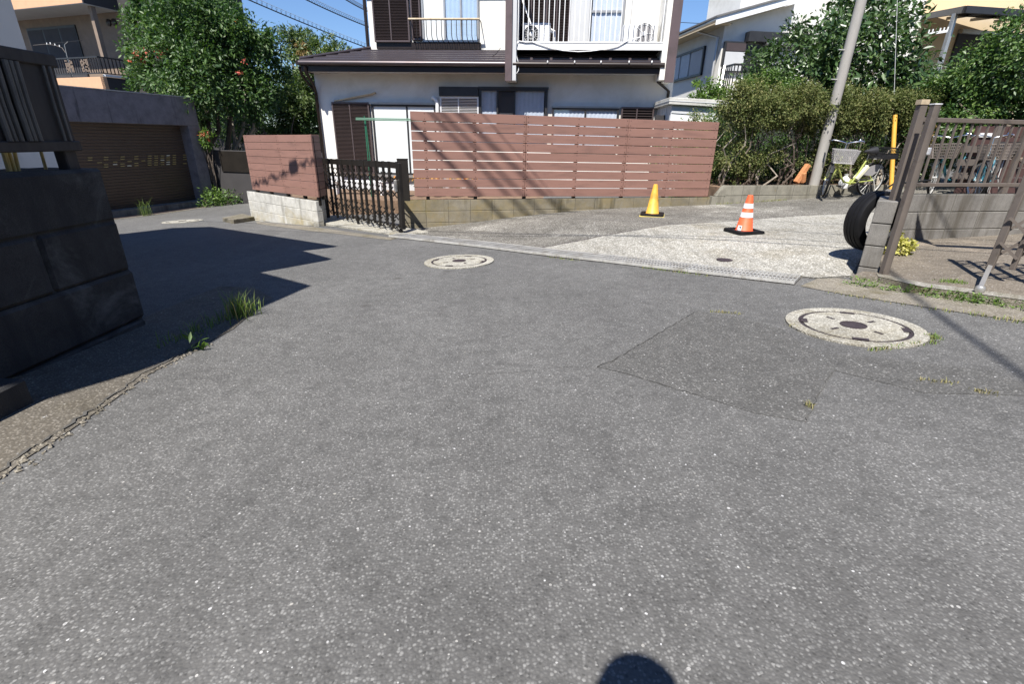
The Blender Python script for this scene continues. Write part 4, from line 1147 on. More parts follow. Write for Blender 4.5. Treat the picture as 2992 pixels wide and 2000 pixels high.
R_('tower_wall', MB().fbox(A1, 0.02, 1.9, -2, zs + 1.6, -dep + .02, -dep - 5), 'slate_wall')
R_('column', MB().fbox(A1, -.30, -.12, zr, zs, -.35, -.53), 'brown_tile')
rl_ = R_('railing', MB().fbox(A1, -6, 0, zr - .05, zr, .0, -.06).fbox(A2, 0, dep, zr - .05, zr, -.0, -.06).fbox(A1, -6, 0, z1 + .12, z1 + .16, 0, -.05).fbox(A2, 0, dep, z1 + .12, z1 + .16, -.0, -.05), 'alu_dark')
for i in range(40):
    u = -5.9 + .15 * i
    R_('picket', MB().fbox(A1, u, u + .05, z1 + .14, zr - .03, -.012, -.03), 'dark_trim', rl_)
for i in range(18):
    u = .08 + .16 * i
    if u < dep: R_('picket', MB().fbox(A2, u, u + .04, z1 + .14, zr - .03, -.012, -.03), 'dark_trim', rl_)
for a, b in ((1010, 1125), (1245, 1365)):
    u0, u1, _, _ = A1.rect(KA(a, 930), KA(b, 1110))
    pm = MB()
    rng_ = random.Random(a)
    for i in range(6):
        for j in range(9):
            if rng_.random() < .72:
                u = u0 + (u1 - u0) * (i + .1) / 6; zz = z1 + .2 + (zr - z1 - .3) * (j + .1) / 9
                pm.fbox(A1, u, u + (u1 - u0) * .11, zz, zz + .055, .006, -.01)
    o = pm.build('lattice_panel', X['brown_tile'], rl_); o['kind'] = 'stuff'
# parapet railing high up behind the tree
tr0, tr1 = atdepth(598, -4, 26), atdepth(745, 62, 31)
rf = R_('roof_railing', MB().bar(tr0, tr1, .06).bar(tr0 - (0, 0, .9), tr1 - (0, 0, .9), .06), 'alu_dark')
for i in range(24):
    q = tr0 + (tr1 - tr0) * i / 23
    R_('picket', MB().bar(q, q - np.array([0, 0, .9]), .03), 'alu_dark', rf)
0 and R_('roof_block', MB().prism([tuple((tr0 - (0, 0, 0))[:2]), tuple(tr1[:2]), tuple(tr1[:2] + np.array([-4, 2])), tuple(tr0[:2] + np.array([-4, 2]))], -2, min(tr0[2], tr1[2]) - 1.0), 'slate_wall')
# laundry pole with pegs on the balcony
lp = thing('laundry_pole', 'white hooked laundry pole with pegs on the brown balcony', 'laundry pole', A1.w(-3, z1))
q0 = A1.uz(*KA(1025, 860), -.5); q1 = A1.uz(*KA(985, 680), -.5); q2 = A1.uz(*KA(1035, 635), -.5)
R_('upright', MB().tube([A1.w(q0[0], z1, -.5), A1.w(*q0, -.5), A1.w(*q1, -.5), A1.w(*q2, -.5)], .014, 8), 'alu', lp)
qs = [A1.uz(*KA(x, y), -.5) for x, y in ((510, 690), (700, 672), (850, 690), (950, 730), (1000, 800))]
R_('hose', MB().tube([A1.w(*q_, -.5) for q_ in qs], .012, 6), 'gate_brown', lp)
for x, y in ((712, 660), (765, 655), (835, 675), (905, 695)):
    u, z = A1.uz(*KA(x, y), -.48)
    R_('peg', MB().fbox(A1, u - .02, u + .02, z - .04, z + .03, -.48, -.5), 'white_metal', lp)
q3 = A1.uz(*KA(520, 685), -.5); q4 = A1.uz(*KA(1250, 615), -.5)
R_('pole', MB().tube([A1.w(*q3, -.5), A1.w(*q4, -.5)], .010, 6), 'alu_dark', lp)

# ------------------------------------------------------------------ left: white neighbour whose stepped eaves shade the road
RZ = 3.15
def unshadow(x, y, z=RZ):
    h = z - ground_z(x, y)
    return (x + TOSUN[0] / TOSUN[2] * h, y + TOSUN[1] / TOSUN[2] * h)
SH = [tuple(ground(*KW(*q))[:2]) for q in ((525, 425), (740, 400), (900, 395), (1000, 410))] + [tuple(ground(x * 1.27537, y * 1.27537)[:2]) for x, y in ((765, 567), (680, 577), (750, 597), (580, 628), (697, 660))]
SH += [(-2.13, 3.82), (-2.05, 3.0)] + [tuple(ground(*KW(*q))[:2]) for q in ((815, 950), (600, 1030), (350, 1105), (160, 1165))]
roofp = [unshadow(*q) for q in SH]
nh = thing('white_house', 'white walled neighbouring house behind the dark fence at the far left', 'house', (-6, 3, 0))
MB().prism(roofp + [(-4.4, -2.2), (-9.5, -1.5), (-10.5, 5.2)], RZ, RZ + .14).build('eave_roof', X['roof_grey'], nh)
MB().prism([(-4.12, 4.74), (-3.95, 3.3), (-3.75, 2.0), (-3.6, .3), (-4.6, -1.9), (-9.2, -1.3), (-9.6, 5.0), (-7.6, 6.9)], -.6, RZ).build('wall', X['stucco'], nh)
MB().prism([(-5.2, 4.0), (-5.0, 2.4), (-4.8, .6), (-8.5, 0), (-8.9, 4.6)], RZ + .14, 5.6).build('upper_wall', X['stucco'], nh)
# fence of dark sheet and bamboo standing on the dark wall
bf = thing('bamboo_fence', 'dark fence of sheet and bamboo canes standing on the dark left wall', 'fence', (-2.8, 3, 1.0))
fz0, fz1 = 1.10, 1.64
MB().fbox(WL, .09, 4.6, fz0, fz1 - .06, -.05, -.075).build('sheet', X['dark_wood'], bf)
MB().fbox(WL, .07, 4.6, fz1 - .07, fz1, -.03, -.10).build('top_rail', X['dark_wood'], bf, bevel=.006)
MB().fbox(WL, .07, 4.6, fz0 - .01, fz0 + .05, -.03, -.10).build('bottom_rail', X['dark_wood'], bf, bevel=.006)
for u in (.10, 1.6, 3.1):
    MB().fbox(WL, u, u + .09, .97, fz1 - .01, -.055, -.13).build('post', X['dark_wood'], bf, bevel=.006)
for (xt, yt, rr) in ((40, 260, .016), (100, 265, .014), (170, 285, .014), (480, 360, .008), (548, 380, .009), (-60, 250, .014), (-200, 240, .016), (-130, 245, .012)):
    u, z = WL.uz(*KL(xt, yt), -.03)
    MB().tube([WL.w(u, fz1 - .07, -.033), WL.w(u + .006, 1.35, -.033), WL.w(u + .002, fz0 + .05, -.033)], rr, 8).build('bamboo_cane', X['bamboo'], bf, smooth=True)
for (xa, ya, xb, yb, rr) in ((75, 1335, 85, 1480, .014), (120, 1335, 150, 1475, .011), (200, 1330, 175, 1475, .010), (470, 1330, 492, 1465, .009)):
    a = WL.uz(*KL(xa, ya), -.2); b = WL.uz(*KL(xb, yb), -.2)
    MB().tube([WL.w(a[0], a[1] + .15, -.2), WL.w(b[0], b[1] - .12, -.2)], rr, 8).build('bamboo_stake', X['bamboo_yellow'], bf, smooth=True)

# ------------------------------------------------------------------ invented houses out of the picture, added to close off the low sky
def neighbour(label, x0, x1, y0, y1, h, ridge, wallm):
    t = thing('sky_block_house', label, 'house', ((x0 + x1) / 2, (y0 + y1) / 2, 0))
    MB().box(x0, x1, y0, y1, -1, h).build('wall', X[wallm], t)
    ym = (y0 + y1) / 2
    MB()._add([(x0 - .5, y0 - .5, h - .1), (x1 + .5, y0 - .5, h - .1), (x1 + .5, y1 + .5, h - .1), (x0 - .5, y1 + .5, h - .1), (x0 - .5, ym, h + ridge), (x1 + .5, ym, h + ridge)],
              [(3, 2, 1, 0), (0, 1, 5, 4), (2, 3, 4, 5), (1, 2, 5), (3, 0, 4)]).build('roof', X['roof_grey'], t)
    for fl in (1.0, 3.9):
        n = max(2, int((x1 - x0) / 3))
        for i in range(n):
            xc = x0 + (x1 - x0) * (i + .5) / n
            w = MB().box(xc - .8, xc + .8, y1 - .02, y1 + .06, fl, fl + 1.3).build('window', X['alu_dark'], t)
            MB().box(xc - .74, xc + .74, y1 + .06, y1 + .07, fl + .06, fl + 1.24).build('pane', X['room'], w)
    return t
neighbour('invented brown two storey sky blocking house behind the camera on the left', -13, -1.5, -17, -9, 5.6, 1.6, 'brown_tile')
neighbour('invented slate coloured two storey sky blocking house behind the camera on the right', .5, 12, -15, -7, 5.8, 1.7, 'slate_wall')
neighbour('invented dark brown two storey sky blocking house beside the pad beyond the right border', 11, 19, -5, 4.2, 6.2, 1.8, 'brown_tile')
# ------------------------------------------------------------------ right: white gabled house behind the hedge
cH = atdepth(2107, 150, 17.5)
H1 = Frame(cH[:2], (.12, -.993)); H2 = Frame(cH[:2], (.99, .14))
rh = thing('gabled_house', 'white house with grey gable roof and dark shuttered windows behind the hedge', 'house', (*cH[:2], 0))
V = lambda n, m, mat, par=rh, **k: m.build(n, X[mat], par, **k)
ze = H1.uz(*KH(420, 300), .45)[1]
uL = H1.uz(1900, 150)[0]
V('wall', MB().fbox(H1, uL - 3, 0, -1, ze + .05, 0, -.2), 'stucco')
uE, zE2 = H2.uz(*KH(1640, 0), .40)
uB, zB = H2.uz(*KH(430, 335), .40)
sl = (zE2 - zB) / (uE - uB)
wtop = lambda u: zB + sl * (u - uB) - .02
m = MB().hexa([H2.w(0, -1, 0), H2.w(uE, -1, 0), H2.w(uE, -1, -.2), H2.w(0, -1, -.2), H2.w(0, wtop(0), 0), H2.w(uE, wtop(uE), 0), H2.w(uE, wtop(uE), -.2), H2.w(0, wtop(0), -.2)])
V('gable_wall', m, 'stucco')
def slope_slab(u0, u1, dz0, dz1, o0, o1):
    return MB().hexa([H2.w(u0, zB + sl * (u0 - uB) + dz0, o0), H2.w(u1, zB + sl * (u1 - uB) + dz0, o0), H2.w(u1, zB + sl * (u1 - uB) + dz0, o1), H2.w(u0, zB + sl * (u0 - uB) + dz0, o1), H2.w(u0, zB + sl * (u0 - uB) + dz1, o0), H2.w(u1, zB + sl * (u1 - uB) + dz1, o0), H2.w(u1, zB + sl * (u1 - uB) + dz1, o1), H2.w(u0, zB + sl * (u0 - uB) + dz1, o1)])
V('bargeboard', slope_slab(uB, uE, -.02, .20, .42, .39), 'white_metal')
V('roof', slope_slab(uB - .02, uE, .20, .26, .46, -9), 'roof_grey')
V('roof_soffit', slope_slab(uB, uE, .02, .06, .39, -9), 'stucco_cream')
g0 = H1.uz(1940, 118, .5)[0]
V('gutter', MB().tube([H1.w(uL - 3, ze + .02, .5), H1.w(.42, ze + .02, .5)], .075, 10), 'alu', smooth=True)
V('eave_soffit', MB().fbox(H1, uL - 3, .3, ze - .08, ze - .04, .45, -.1), 'stucco_cream')
cu0 = H2.uz(*KH(772, 90), -5)[0]; cz0 = H2.uz(*KH(772, 90), -5)[1]
V('dormer', MB().fbox(H2, cu0, cu0 + 3.2, cz0 - 1.5, cz0 + 2.2, -5, -8), 'stucco')
dp = [H1.uz(*KH(x, y), .1) for x, y in ((262, 430), (462, 515), (432, 700), (395, 900))]
V('downpipe', MB().tube([H1.w(dp[0][0], ze, .5), H1.w(dp[0][0], dp[0][1], .45), H1.w(dp[1][0], dp[1][1], .09), H1.w(dp[1][0], -.5, .09)], .05, 10), 'alu', smooth=True)
def pane_win(fr, u0, u1, z0, z1, panes, par=rh, fmat='alu_dark', o=0.0):
    f = MB(); fw = .07
    f.fbox(fr, u0, u0 + fw, z0, z1, o + .09, o).fbox(fr, u1 - fw, u1, z0, z1, o + .09, o).fbox(fr, u0, u1, z1 - fw, z1 + .002, o + .092, o).fbox(fr, u0, u1, z0 - .002, z0 + fw, o + .092, o)
    w = V('window', f, fmat, par)
    for i, (mt, a, b) in enumerate(panes):
        V('pane', MB().fbox(fr, u0 + (u1 - u0) * a + .03, u0 + (u1 - u0) * b - .03, z0 + fw, z1 - fw, o + .05, o + .02), mt, w)
    return w
wu1, wz1 = H1.uz(*KH(300, 635), 0); wu1b, wz0 = H1.uz(*KH(255, 1040), 0)
wu0 = H1.uz(1962, 205)[0]
pane_win(H1, wu0, (wu1 + wu1b) / 2, wz0, wz1, (('curtain_blue', .02, .30), ('curtain_blue', .32, .60), ('stucco_grey', .62, .95)))
a0, a1, az0, az1 = H2.rect(KH(515, 580), KH(812, 1000))
V('shutter_box', MB().fbox(H2, a0, a1, az0, az1, .12, 0), 'alu_dark')
V('shutter_panel', MB().fbox(H2, a0 + .06, a1 - .03, az0 + .03, az0 + (az1 - az0) * .66, .13, .10), 'stucco_grey')
lv = MB()
for i in range(9):
    z = az0 + (az1 - az0) * (.69 + .028 * i)
    lv.fbox(H2, a0 + .06, a1 - .03, z, z + .03, .14, .1)
o = V('louvre', lv, 'louvre'); o['kind'] = 'stuff'
b0, b1, bz0, bz1 = H2.rect(KH(830, 462), KH(1480, 650))
V('awning_box', MB().fbox(H2, b0, b1 + .6, bz0 + .1, bz1, .30, 0), 'alu_dark', bevel=.01)
pane_win(H2, b0, b1 + .5, az0, bz0 + .02, (('alu_dark', 0, .34), ('stucco_grey', .34, 1)))
V('awning_rail', MB().fbox(H2, b0 + .7, b1 + .5, bz0 + .03, bz0 + .1, .34, .1), 'alu')
# small balcony with bars and a leaning ladder
br = H2.uz(*KH(700, 878), .9); br2 = H2.uz(*KH(1030, 892), .9)
rail_ = V('balcony_rail', MB().fbox(H2, br[0] - .03, br2[0] + 1.2, br[1] - .06, br[1], .93, .87).fbox(H2, br[0] - .03, br[0] + .03, br[1] - .061, br[1] - .001, .87, 0), 'alu_dark')
zb_ = br[1] - 1.1
for i in range(14): V('baluster', MB().fbox(H2, br[0] + .13 * i, br[0] + .13 * i + .03, zb_, br[1] - .05, .915, .885), 'alu_dark', rail_)
for i in range(7): V('baluster', MB().fbox(H2, br[0] - .015, br[0] + .015, zb_, br[1] - .05, .76 - .13 * i, .73 - .13 * i), 'alu_dark', rail_)
V('balcony_slab', MB().fbox(H2, br[0] - .05, br2[0] + 1.2, zb_ - .15, zb_, .95, 0), 'stucco')
ld = thing('ladder', 'pale ladder leaning on the small balcony of the gabled house', 'ladder', H2.w(br[0], 1))
q = [H2.uz(*KH(x, y), 1.1) for x, y in ((575, 905), (465, 1225), (510, 925), (440, 1080))]
for a, b in ((q[0], q[1]), (q[2], q[3])):
    d_ = (a[0] - b[0], a[1] - b[1])
    V('stile', MB().bar(H2.w(a[0], a[1], 1.02), H2.w(b[0] - d_[0], b[1] - d_[1], 1.5), .06, .04), 'alu', ld)
for t in (.1, .35, .6, .85, 1.1, 1.35, 1.6):
    p0 = H2.w(q[0][0] + (q[1][0] - q[0][0]) * t, q[0][1] + (q[1][1] - q[0][1]) * t, 1.02 + .25 * t)
    p1 = H2.w(q[2][0] + (q[3][0] - q[2][0]) * t * 1.5, q[0][1] + (q[1][1] - q[0][1]) * t, 1.02 + .25 * t)
    V('rung', MB().bar(p0, p1, .035), 'alu', ld)

# ------------------------------------------------------------------ far right: cream house with roofed terrace
cT = atdepth(2690, 60, 15.5)
T1 = Frame(cT[:2], (.97, .24))
T0 = Frame(cT[:2], (.75, -.66))
th_ = thing('cream_house', 'white and cream house with a dark framed terrace roof at the far right', 'house', (*cT[:2], 0))
Y = lambda n, m, mat, **k: m.build(n, X[mat], th_, **k)
Y('white_wall', MB().fbox(T0, -3.6, 0, -1, 7.5, 0, -.2), 'stucco')
Y('cream_wall', MB().fbox(T1, 0, 8, -1, 7.5, 0, -.2), 'stucco_cream')
cR = atdepth(2819, 27, 13.2)
T2 = Frame(cR[:2], (.985, .17))
dB = (T1.P - T2.P) @ (-T2.out)
zr2 = cR[2]
bk = lambda u, z: None
pA = T2.w(0, zr2); pB = np.array([*(T1.w(.05, 0)[:2]), T1.uz(*KT(570, 290))[1]])
tro = Y('terrace_roof_frame', MB().bar(pA, T2.w(4.5, zr2), .10, .16).bar(pA, pB, .10, .16), 'alu_dark')
pC = T2.w(4.5, zr2); pD = pB + (pC - pA)
for i in range(1, 5):
    a = pA + (pC - pA) * i / 5; b = pB + (pD - pB) * i / 5
    MB().bar(a, b, .06, .08).build('rafter', X['alu_dark'], tro)
MB().bar((pA + pB) / 2, (pC + pD) / 2, .06, .08).build('purlin', X['alu_dark'], tro)
MB().hexa([pA + (0, 0, .08), pC + (0, 0, .08), pD + (0, 0, .08), pB + (0, 0, .08), pA + (0, 0, .09), pC + (0, 0, .09), pD + (0, 0, .09), pB + (0, 0, .09)]).build('roof_sheet', X['polycarbonate'], tro)
for px_, py_ in ((1140, 250), (2200, 270)):
    u = T2.uz(*KT(px_, py_), -.35)[0]
    Y('terrace_post', MB().fbox(T2, u - .05, u + .05, -.5, zr2 - .02, -.30, -.40), 'alu')
Y('terrace_floor', MB().fbox(T2, -.6, 5, zr2 - 2.9, zr2 - 2.75, 0, -2.2), 'roof_grey')
a0, a1, az0, az1 = T1.rect(KT(1120, 560), KT(2330, 1000))
f = MB().fbox(T1, a0, a1 + 1, az0 - 1, az1 - .1, .06, 0)
Y('terrace_window', f, 'room')
Y('shutter_head', MB().fbox(T1, a0, a1 + 1, az1 - .12, az1, .16, 0), 'alu')
lr = thing('laundry_rack', 'white hanger rail fixed under the terrace roof at the far right', 'laundry rack', T2.w(0, zr2 - .8))
p0 = T2.uz(*KT(670, 590), -.2); p1 = T2.uz(*KT(1000, 540), -.2)
MB().bar(T2.w(*p0, -.2), T2.w(*p1, -.2), .03, .06).build('arm', X['white_metal'], lr)
for i in range(6):
    t = i / 5
    q_ = T2.w(p0[0] + (p1[0] - p0[0]) * t, p0[1] + (p1[1] - p0[1]) * t, -.2)
    MB().bar(q_, q_ + np.array([0, 0, .10]), .025).build('hook', X['white_metal'], lr)

# ------------------------------------------------------------------ plants on the right
def plant(name, label, cat, base, group=None): return thing(name, label, cat, base, group)
def ug(x, y): return np.array([x, y, ground_z(x, y)])
hd = plant('hedge', 'brownish clipped hedge with bare lower stems behind the low block wall', 'hedge', FW.w(9, .3, -1.2))
cl1 = []
rng = np.random.default_rng(3)
HB = Frame(FW.P, FW.d)
for i in range(40):
    u = 6.5 + 5.7 * i / 39 + rng.uniform(-.06, .06)
    for lv_, (z, r) in enumerate(((2.05, .30), (1.83, .33), (1.60, .25), (1.3, .16))):
        if lv_ >= 2 and rng.random() < (.35, .8)[lv_ - 2]: continue
        cl1.append((*HB.w(u, z + rng.uniform(-.10, .07), (-.42 if lv_ < 2 else -.55) + rng.uniform(-.22, .2)), r * rng.uniform(.85, 1.1)))
    if rng.random() < .22: cl1.append((*HB.w(u, rng.uniform(.7, 1.1), -.5), .17))
for u, z, r in ((6.75, 1.0, .34), (7.2, .85, .26), (6.9, .62, .2), (7.7, 1.05, .2), (8.6, .9, .28), (9.6, .95, .3), (9.2, .7, .26)): cl1.append((*HB.w(u, z, -.42), r))
for z, r in ((.35, .16), (.6, .2), (.9, .22), (1.2, .24), (1.5, .26)): cl1.append((*HB.w(6.22, z, -.75), r)); cl1.append((*HB.w(6.0, z + .1, -1.0), r))
leaves('foliage', cl1, 110000, .046, 'lf_hedge', hd, 31, width=.5, sub=8, spread=.21, up=.7)
for i in range(17):
    u = 6.65 + .33 * i + rng.uniform(-.08, .08)
    b = HB.w(u, .25, -.5 + rng.uniform(-.12, .12))
    tips = [HB.w(u + rng.uniform(-.35, .35), 1.5 + rng.uniform(-.1, .3), -.5 + rng.uniform(-.25, .25)) for _ in range(3)]
    limbs(hd, b, tips, .024, 'bark_pale' if i % 3 == 0 else 'bark', 'stem', i, .09)
sb = MB().prism([tuple(FW.w(6.35, 0, -.1)[:2]), tuple(FW.w(12.5, 0, -.1)[:2]), tuple(FW.w(12.5, 0, -3.2)[:2]), tuple(FW.w(6.35, 0, -3.2)[:2])], -.3, .36).build('planting_bed', X['soil'], kind='structure')
hw = thing('backing_wall', 'added dark board backing that gives the shade behind the brownish hedge', 'wall', HB.w(9, .3, -2.6))  # added dark backing in place of the hedge's own inner shade
for k in range(16):
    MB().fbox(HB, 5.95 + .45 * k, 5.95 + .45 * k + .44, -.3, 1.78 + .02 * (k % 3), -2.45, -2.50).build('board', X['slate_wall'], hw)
hb2 = plant('hedge', 'dark inner hedge row standing close behind the brownish hedge', 'hedge', FW.w(9, .3, -2.0))
cl2 = [(*HB.w(6.3 + .42 * i, 1.05 + .35 * (i % 2), -1.5 + .2 * (i % 3)), .48) for i in range(15)] + [(*HB.w(6.2 + .42 * i, .75 + .3 * (i % 2), -2.0), .42) for i in range(15)] + [(*HB.w(6.4 + .5 * i, .62, -1.3), .34) for i in range(12)] + [(*HB.w(u, z, -1.05), .24) for u in (6.05, 6.3, 6.6) for z in (.1, .45, .8, 1.15, 1.5)]
leaves('foliage', cl2, 42000, .06, 'lf_green', hb2, 33, sub=14)
limbs(hb2, HB.w(9, .3, -1.6), [HB.w(7.5, 1.4, -1.6), HB.w(9, 1.6, -1.6), HB.w(10.6, 1.5, -1.6)], .04, 'bark', 'stem', 4)
lt = plant('laurel_tree', 'tall glossy broad leaved tree rising behind the hedge and pole', 'tree', atdepth(2530, 420, 13.2) * (1, 1, 0) + (0, 0, .3))
LA = [(2440, 75, 70), (2500, 30, 90), (2560, 60, 85), (2590, 120, 80), (2530, 150, 110), (2440, 190, 100), (2380, 220, 90), (2620, 200, 80), (2570, 250, 110), (2480, 270, 110), (2400, 290, 80), (2650, 270, 75), (2420, 140, 80), (2540, -20, 80), (2600, 60, 70), (2690, 250, 60), (2700, 300, 60)]
leaves('crown', px_clumps(LA, 13.2, .5, 5), 11500, .19, 'lf_laurel', lt, 41, width=.40, sub=16, spread=.24, up=.5, droop=.35)
lb = ORG[lt.name]
limbs(lt, lb, [atdepth(x, y, 13.2) for x, y in ((2500, 60), (2560, 120), (2440, 200), (2600, 200), (2400, 260))], .07, 'bark', 'trunk', 8)
l2 = plant('laurel_shrub', 'greyish laurel shrub growing left of the tall tree beside the balcony', 'shrub', atdepth(2250, 330, 13.0) * (1, 1, 0) + (0, 0, .3))
LB2 = [(2230, 205, 55), (2280, 190, 60), (2330, 150, 48), (2320, 80, 30), (2326, 100, 28), (2200, 250, 45), (2260, 250, 55), (2330, 230, 60), (2380, 170, 50), (2258, 140, 20), (2205, 175, 26)]
leaves('crown', px_clumps(LB2, 13.0, .3, 6), 5200, .13, 'lf_laurel', l2, 42, width=.38, sub=12, spread=.24)
limbs(l2, ORG[l2.name], [atdepth(x, y, 13.0) for x, y in ((2230, 200), (2325, 70), (2260, 130), (2300, 200))], .03, 'bark', 'stem', 9)
l3 = plant('bright_shrub', 'bright green leafy shrub growing between the shed roof and hedge', 'shrub', atdepth(2070, 330, 12.6) * (1, 1, 0))
LC = [(2045, 290, 22), (2075, 280, 26), (2100, 270, 30), (2110, 290, 28), (2040, 250, 12), (2034, 240, 9), (2085, 245, 20), (2060, 300, 24), (2025, 285, 14)]
leaves('crown', px_clumps(LC, 12.6, .15, 7), 2600, .085, 'lf_bright', l3, 43, sub=10)
limbs(l3, ORG[l3.name], [atdepth(x, y, 12.6) for x, y in ((2040, 250), (2090, 260), (2110, 280))], .02, 'bark', 'stem', 10)
l4 = plant('light_shrub', 'fresh green low shrub top showing above the brownish hedge', 'shrub', atdepth(2240, 300, 12.4) * (1, 1, 0))
leaves('crown', px_clumps([(2190, 250, 28), (2230, 240, 34), (2270, 238, 30), (2310, 245, 28)], 12.4, .15, 8), 3000, .06, 'lf_bright', l4, 44, sub=10)
limbs(l4, ORG[l4.name], [atdepth(x, 250, 12.4) for x in (2200, 2250, 2300)], .02, 'bark', 'stem', 11)
rg = plant('green_hedge', 'large dark green hedge at the far right behind the baluster railing', 'hedge', (10.2, 8.6, .3))
RG = [(2960, 130, 75, 9.2), (2900, 180, 75, 9.6), (2840, 200, 60, 10), (2980, 220, 90, 9.2), (2870, 260, 90, 9.8), (2790, 280, 80, 10.2), (2740, 330, 70, 10.6), (2930, 320, 95, 9.4), (2820, 350, 80, 10), (2740, 400, 80, 10.6), (2990, 100, 70, 9.0), (3050, 180, 100, 9), (2760, 250, 45, 10.6), (2690, 380, 60, 11), (2880, 400, 90, 9.9), (3060, 300, 100, 9), (2700, 470, 60, 11)]
leaves('foliage', px_clumps(RG, 9.6, .3, 9), 34000, .075, 'lf_green', rg, 45, sub=22, spread=.2, width=.5)
limbs(rg, (10.2, 8.6, .25), [atdepth(x, y, 9.8) for x, y in ((2800, 300), (2900, 250), (2980, 200), (2750, 380))], .05, 'bark', 'stem', 12)
dryc = leaves('dry_sprig', px_clumps([(2715, 395, 12, 10.0), (2722, 420, 10, 10.0), (2735, 375, 8, 10)], 10, .05, 3), 260, .05, 'lf_dry', rg, 46)

# ------------------------------------------------------------------ utility pole, guy wire
pb = ground(2368, 578)
up = thing('utility_pole', 'grey concrete utility pole standing before the low block wall', 'utility pole', pb)
topd = np.array([.10, .02])
def pol(z): return np.array([pb[0] + topd[0] * (z - pb[2]) / 4, pb[1] + topd[1] * (z - pb[2]) / 4, z])
MB().tube([pol(pb[2] - .1), pol(3.0), pol(9.0)], [.098, .092, .078], 20).build('shaft', X['pole'], up, smooth=True)
zb = EYE[2] + (ray(2430, 318) * 10.3)[2]
for dz in (0, .015, .035):
    MB().ring(pol(zb + dz), (.02, .03, 1), .099, .005, 20, 5).build('wire_loop', X['cable'], up)
for px_, py_ in ((2425, 245), (2470, 170)):
    zz = EYE[2] + (ray(px_, py_) * 10.4)[2]
    MB().bar(pol(zz) + np.array([-.09, -.02, 0]), pol(zz) + np.array([-.22, -.05, 0]), .018).build('step_bolt', X['gal'], up)
gw = thing('guy_wire', 'yellow guarded guy wire rising in front of the hedge right of the pole', 'guy wire', atdepth(2604, 560, 11.0))
p0, p1, p2 = atdepth(2603, 560, 10.5), atdepth(2615, 336, 10.3), atdepth(2627, -150, 10.0)
MB().tube([p0, p1], .043, 12).build('yellow_guard', X['yellow'], gw, smooth=True)
MB().tube([p0, p2], .005, 6).build('wire', X['gal'], gw)
for k, (a, b, mt) in enumerate((((2326, 533), (2361, 481), 'wood'), ((2346, 533), (2349, 506), 'wood'))):
    t = thing('timber_offcut', ('longer square' if k == 0 else 'shorter stubby') + ' orange timber offcut leaning on the low wall beside the pole', 'timber', atdepth(*a, 10.4))
    MB().bar(atdepth(*a, 10.55), atdepth(*b, 10.45), .10 if k == 0 else .075, .09).build('timber', X[mt], t, bevel=.004)

# ------------------------------------------------------------------ railing round the pad
rl = thing('baluster_railing', 'brown metal baluster railing standing on the grey back wall', 'railing', BW.w(1, .7))
MB().fbox(BW, -.03, 5, 1.44, 1.485, -.035, -.085).build('top_rail', X['gate_brown'], rl, bevel=.004)
MB().fbox(BW, -.03, 5, .775, .815, -.04, -.08).build('bottom_rail', X['gate_brown'], rl, bevel=.004)
for i in range(46):
    u = .06 + .107 * i
    MB().fbox(BW, u - .009, u + .009, .815, 1.44, -.051, -.069).build('baluster', X['gate_brown'], rl)
for u in (1.42, 3.2):
    MB().fbox(BW, u - .025, u + .025, .69, .775, -.035, -.085).build('stub_post', X['gate_brown'], rl)
ps = thing('gate_post', 'brown square post standing on top of the tyre pillar', 'post', (3.36, 4.60, .75))
pq = (3.41, 4.60)
MB().box(pq[0] - .03, pq[0] + .03, pq[1] - .03, pq[1] + .03, .745, 1.52).build('post', X['gate_brown'], ps, bevel=.003)
MB().box(pq[0] - .04, pq[0] + .03, pq[1] - .035, pq[1] + .03, 1.522, 1.56).build('cap', X['wood_pale'], ps)
pt_ = thing('gate_post', 'taller brown square post standing on the pad before the pillar', 'post', (3.37, 4.43, .06))
MB().box(3.345, 3.40, 4.375, 4.43, .05, 1.51).build('post', X['gate_brown'], pt_, bevel=.003)
MB().box(3.342, 3.403, 4.372, 4.433, 1.51, 1.518).build('cap', X['white_metal'], pt_)
MB().box(3.402, 3.44, 4.38, 4.42, 1.13, 1.19).build('latch_box', X['white_metal'], pt_, bevel=.008)
# folded gate at the right edge of the picture
fg = thing('folding_gate', 'brown folding gate with casters pushed to the right edge of the pad', 'gate', (4.0, 4.0, .1))
ga_, gb_ = ground(*KP(1660, 1120), .055), ground(*KP(1885, 1140), .055)
dg = (gb_ - ga_)[:2]; dg /= np.linalg.norm(dg)
gs = np.linalg.norm((gb_ - ga_)[:2])
lean = np.array([.05, .02, 0])
ga_ = np.array([ga_[0], ga_[1], padz(ga_[0], ga_[1]) + .10])
bars = []
for i in range(7):
    b = ga_ + np.array([*(dg * gs * i), .02 * i])
    bars.append(b)
    MB().bar(b + (0, 0, 0 if i else -.0), b + np.array([0, 0, 1.12]) + lean, .05 if i % 2 == 0 else .036, .03).build('gate_bar', X['gate_brown'], fg, bevel=.003)
for i in range(6):
    for zc in (.16, .36, .86, 1.04):
        for s_ in (1, -1):
            off = np.array([dg[1], -dg[0], 0]) * .025 * s_
            MB().bar(bars[i] + off + (0, 0, zc + .07 * s_), bars[i + 1] + off + (0, 0, zc - .07 * s_), .012, .02).build('lattice_brace', X['gate_brown'], fg)
cc = ground(*KP(1612, 1205), .055 + .03)
cst = MB().bar(cc + (0, 0, .02), ga_ + (0, 0, .03), .03, .02).build('caster_arm', X['alu'], fg)
MB().lathe(cc, [(.012, -.03), (.028, -.022), (.036, 0), (.028, .022), (.012, .03)], 16, ax=(.5, .5, 0)).build('wheel', X['alu'], cst, smooth=True)
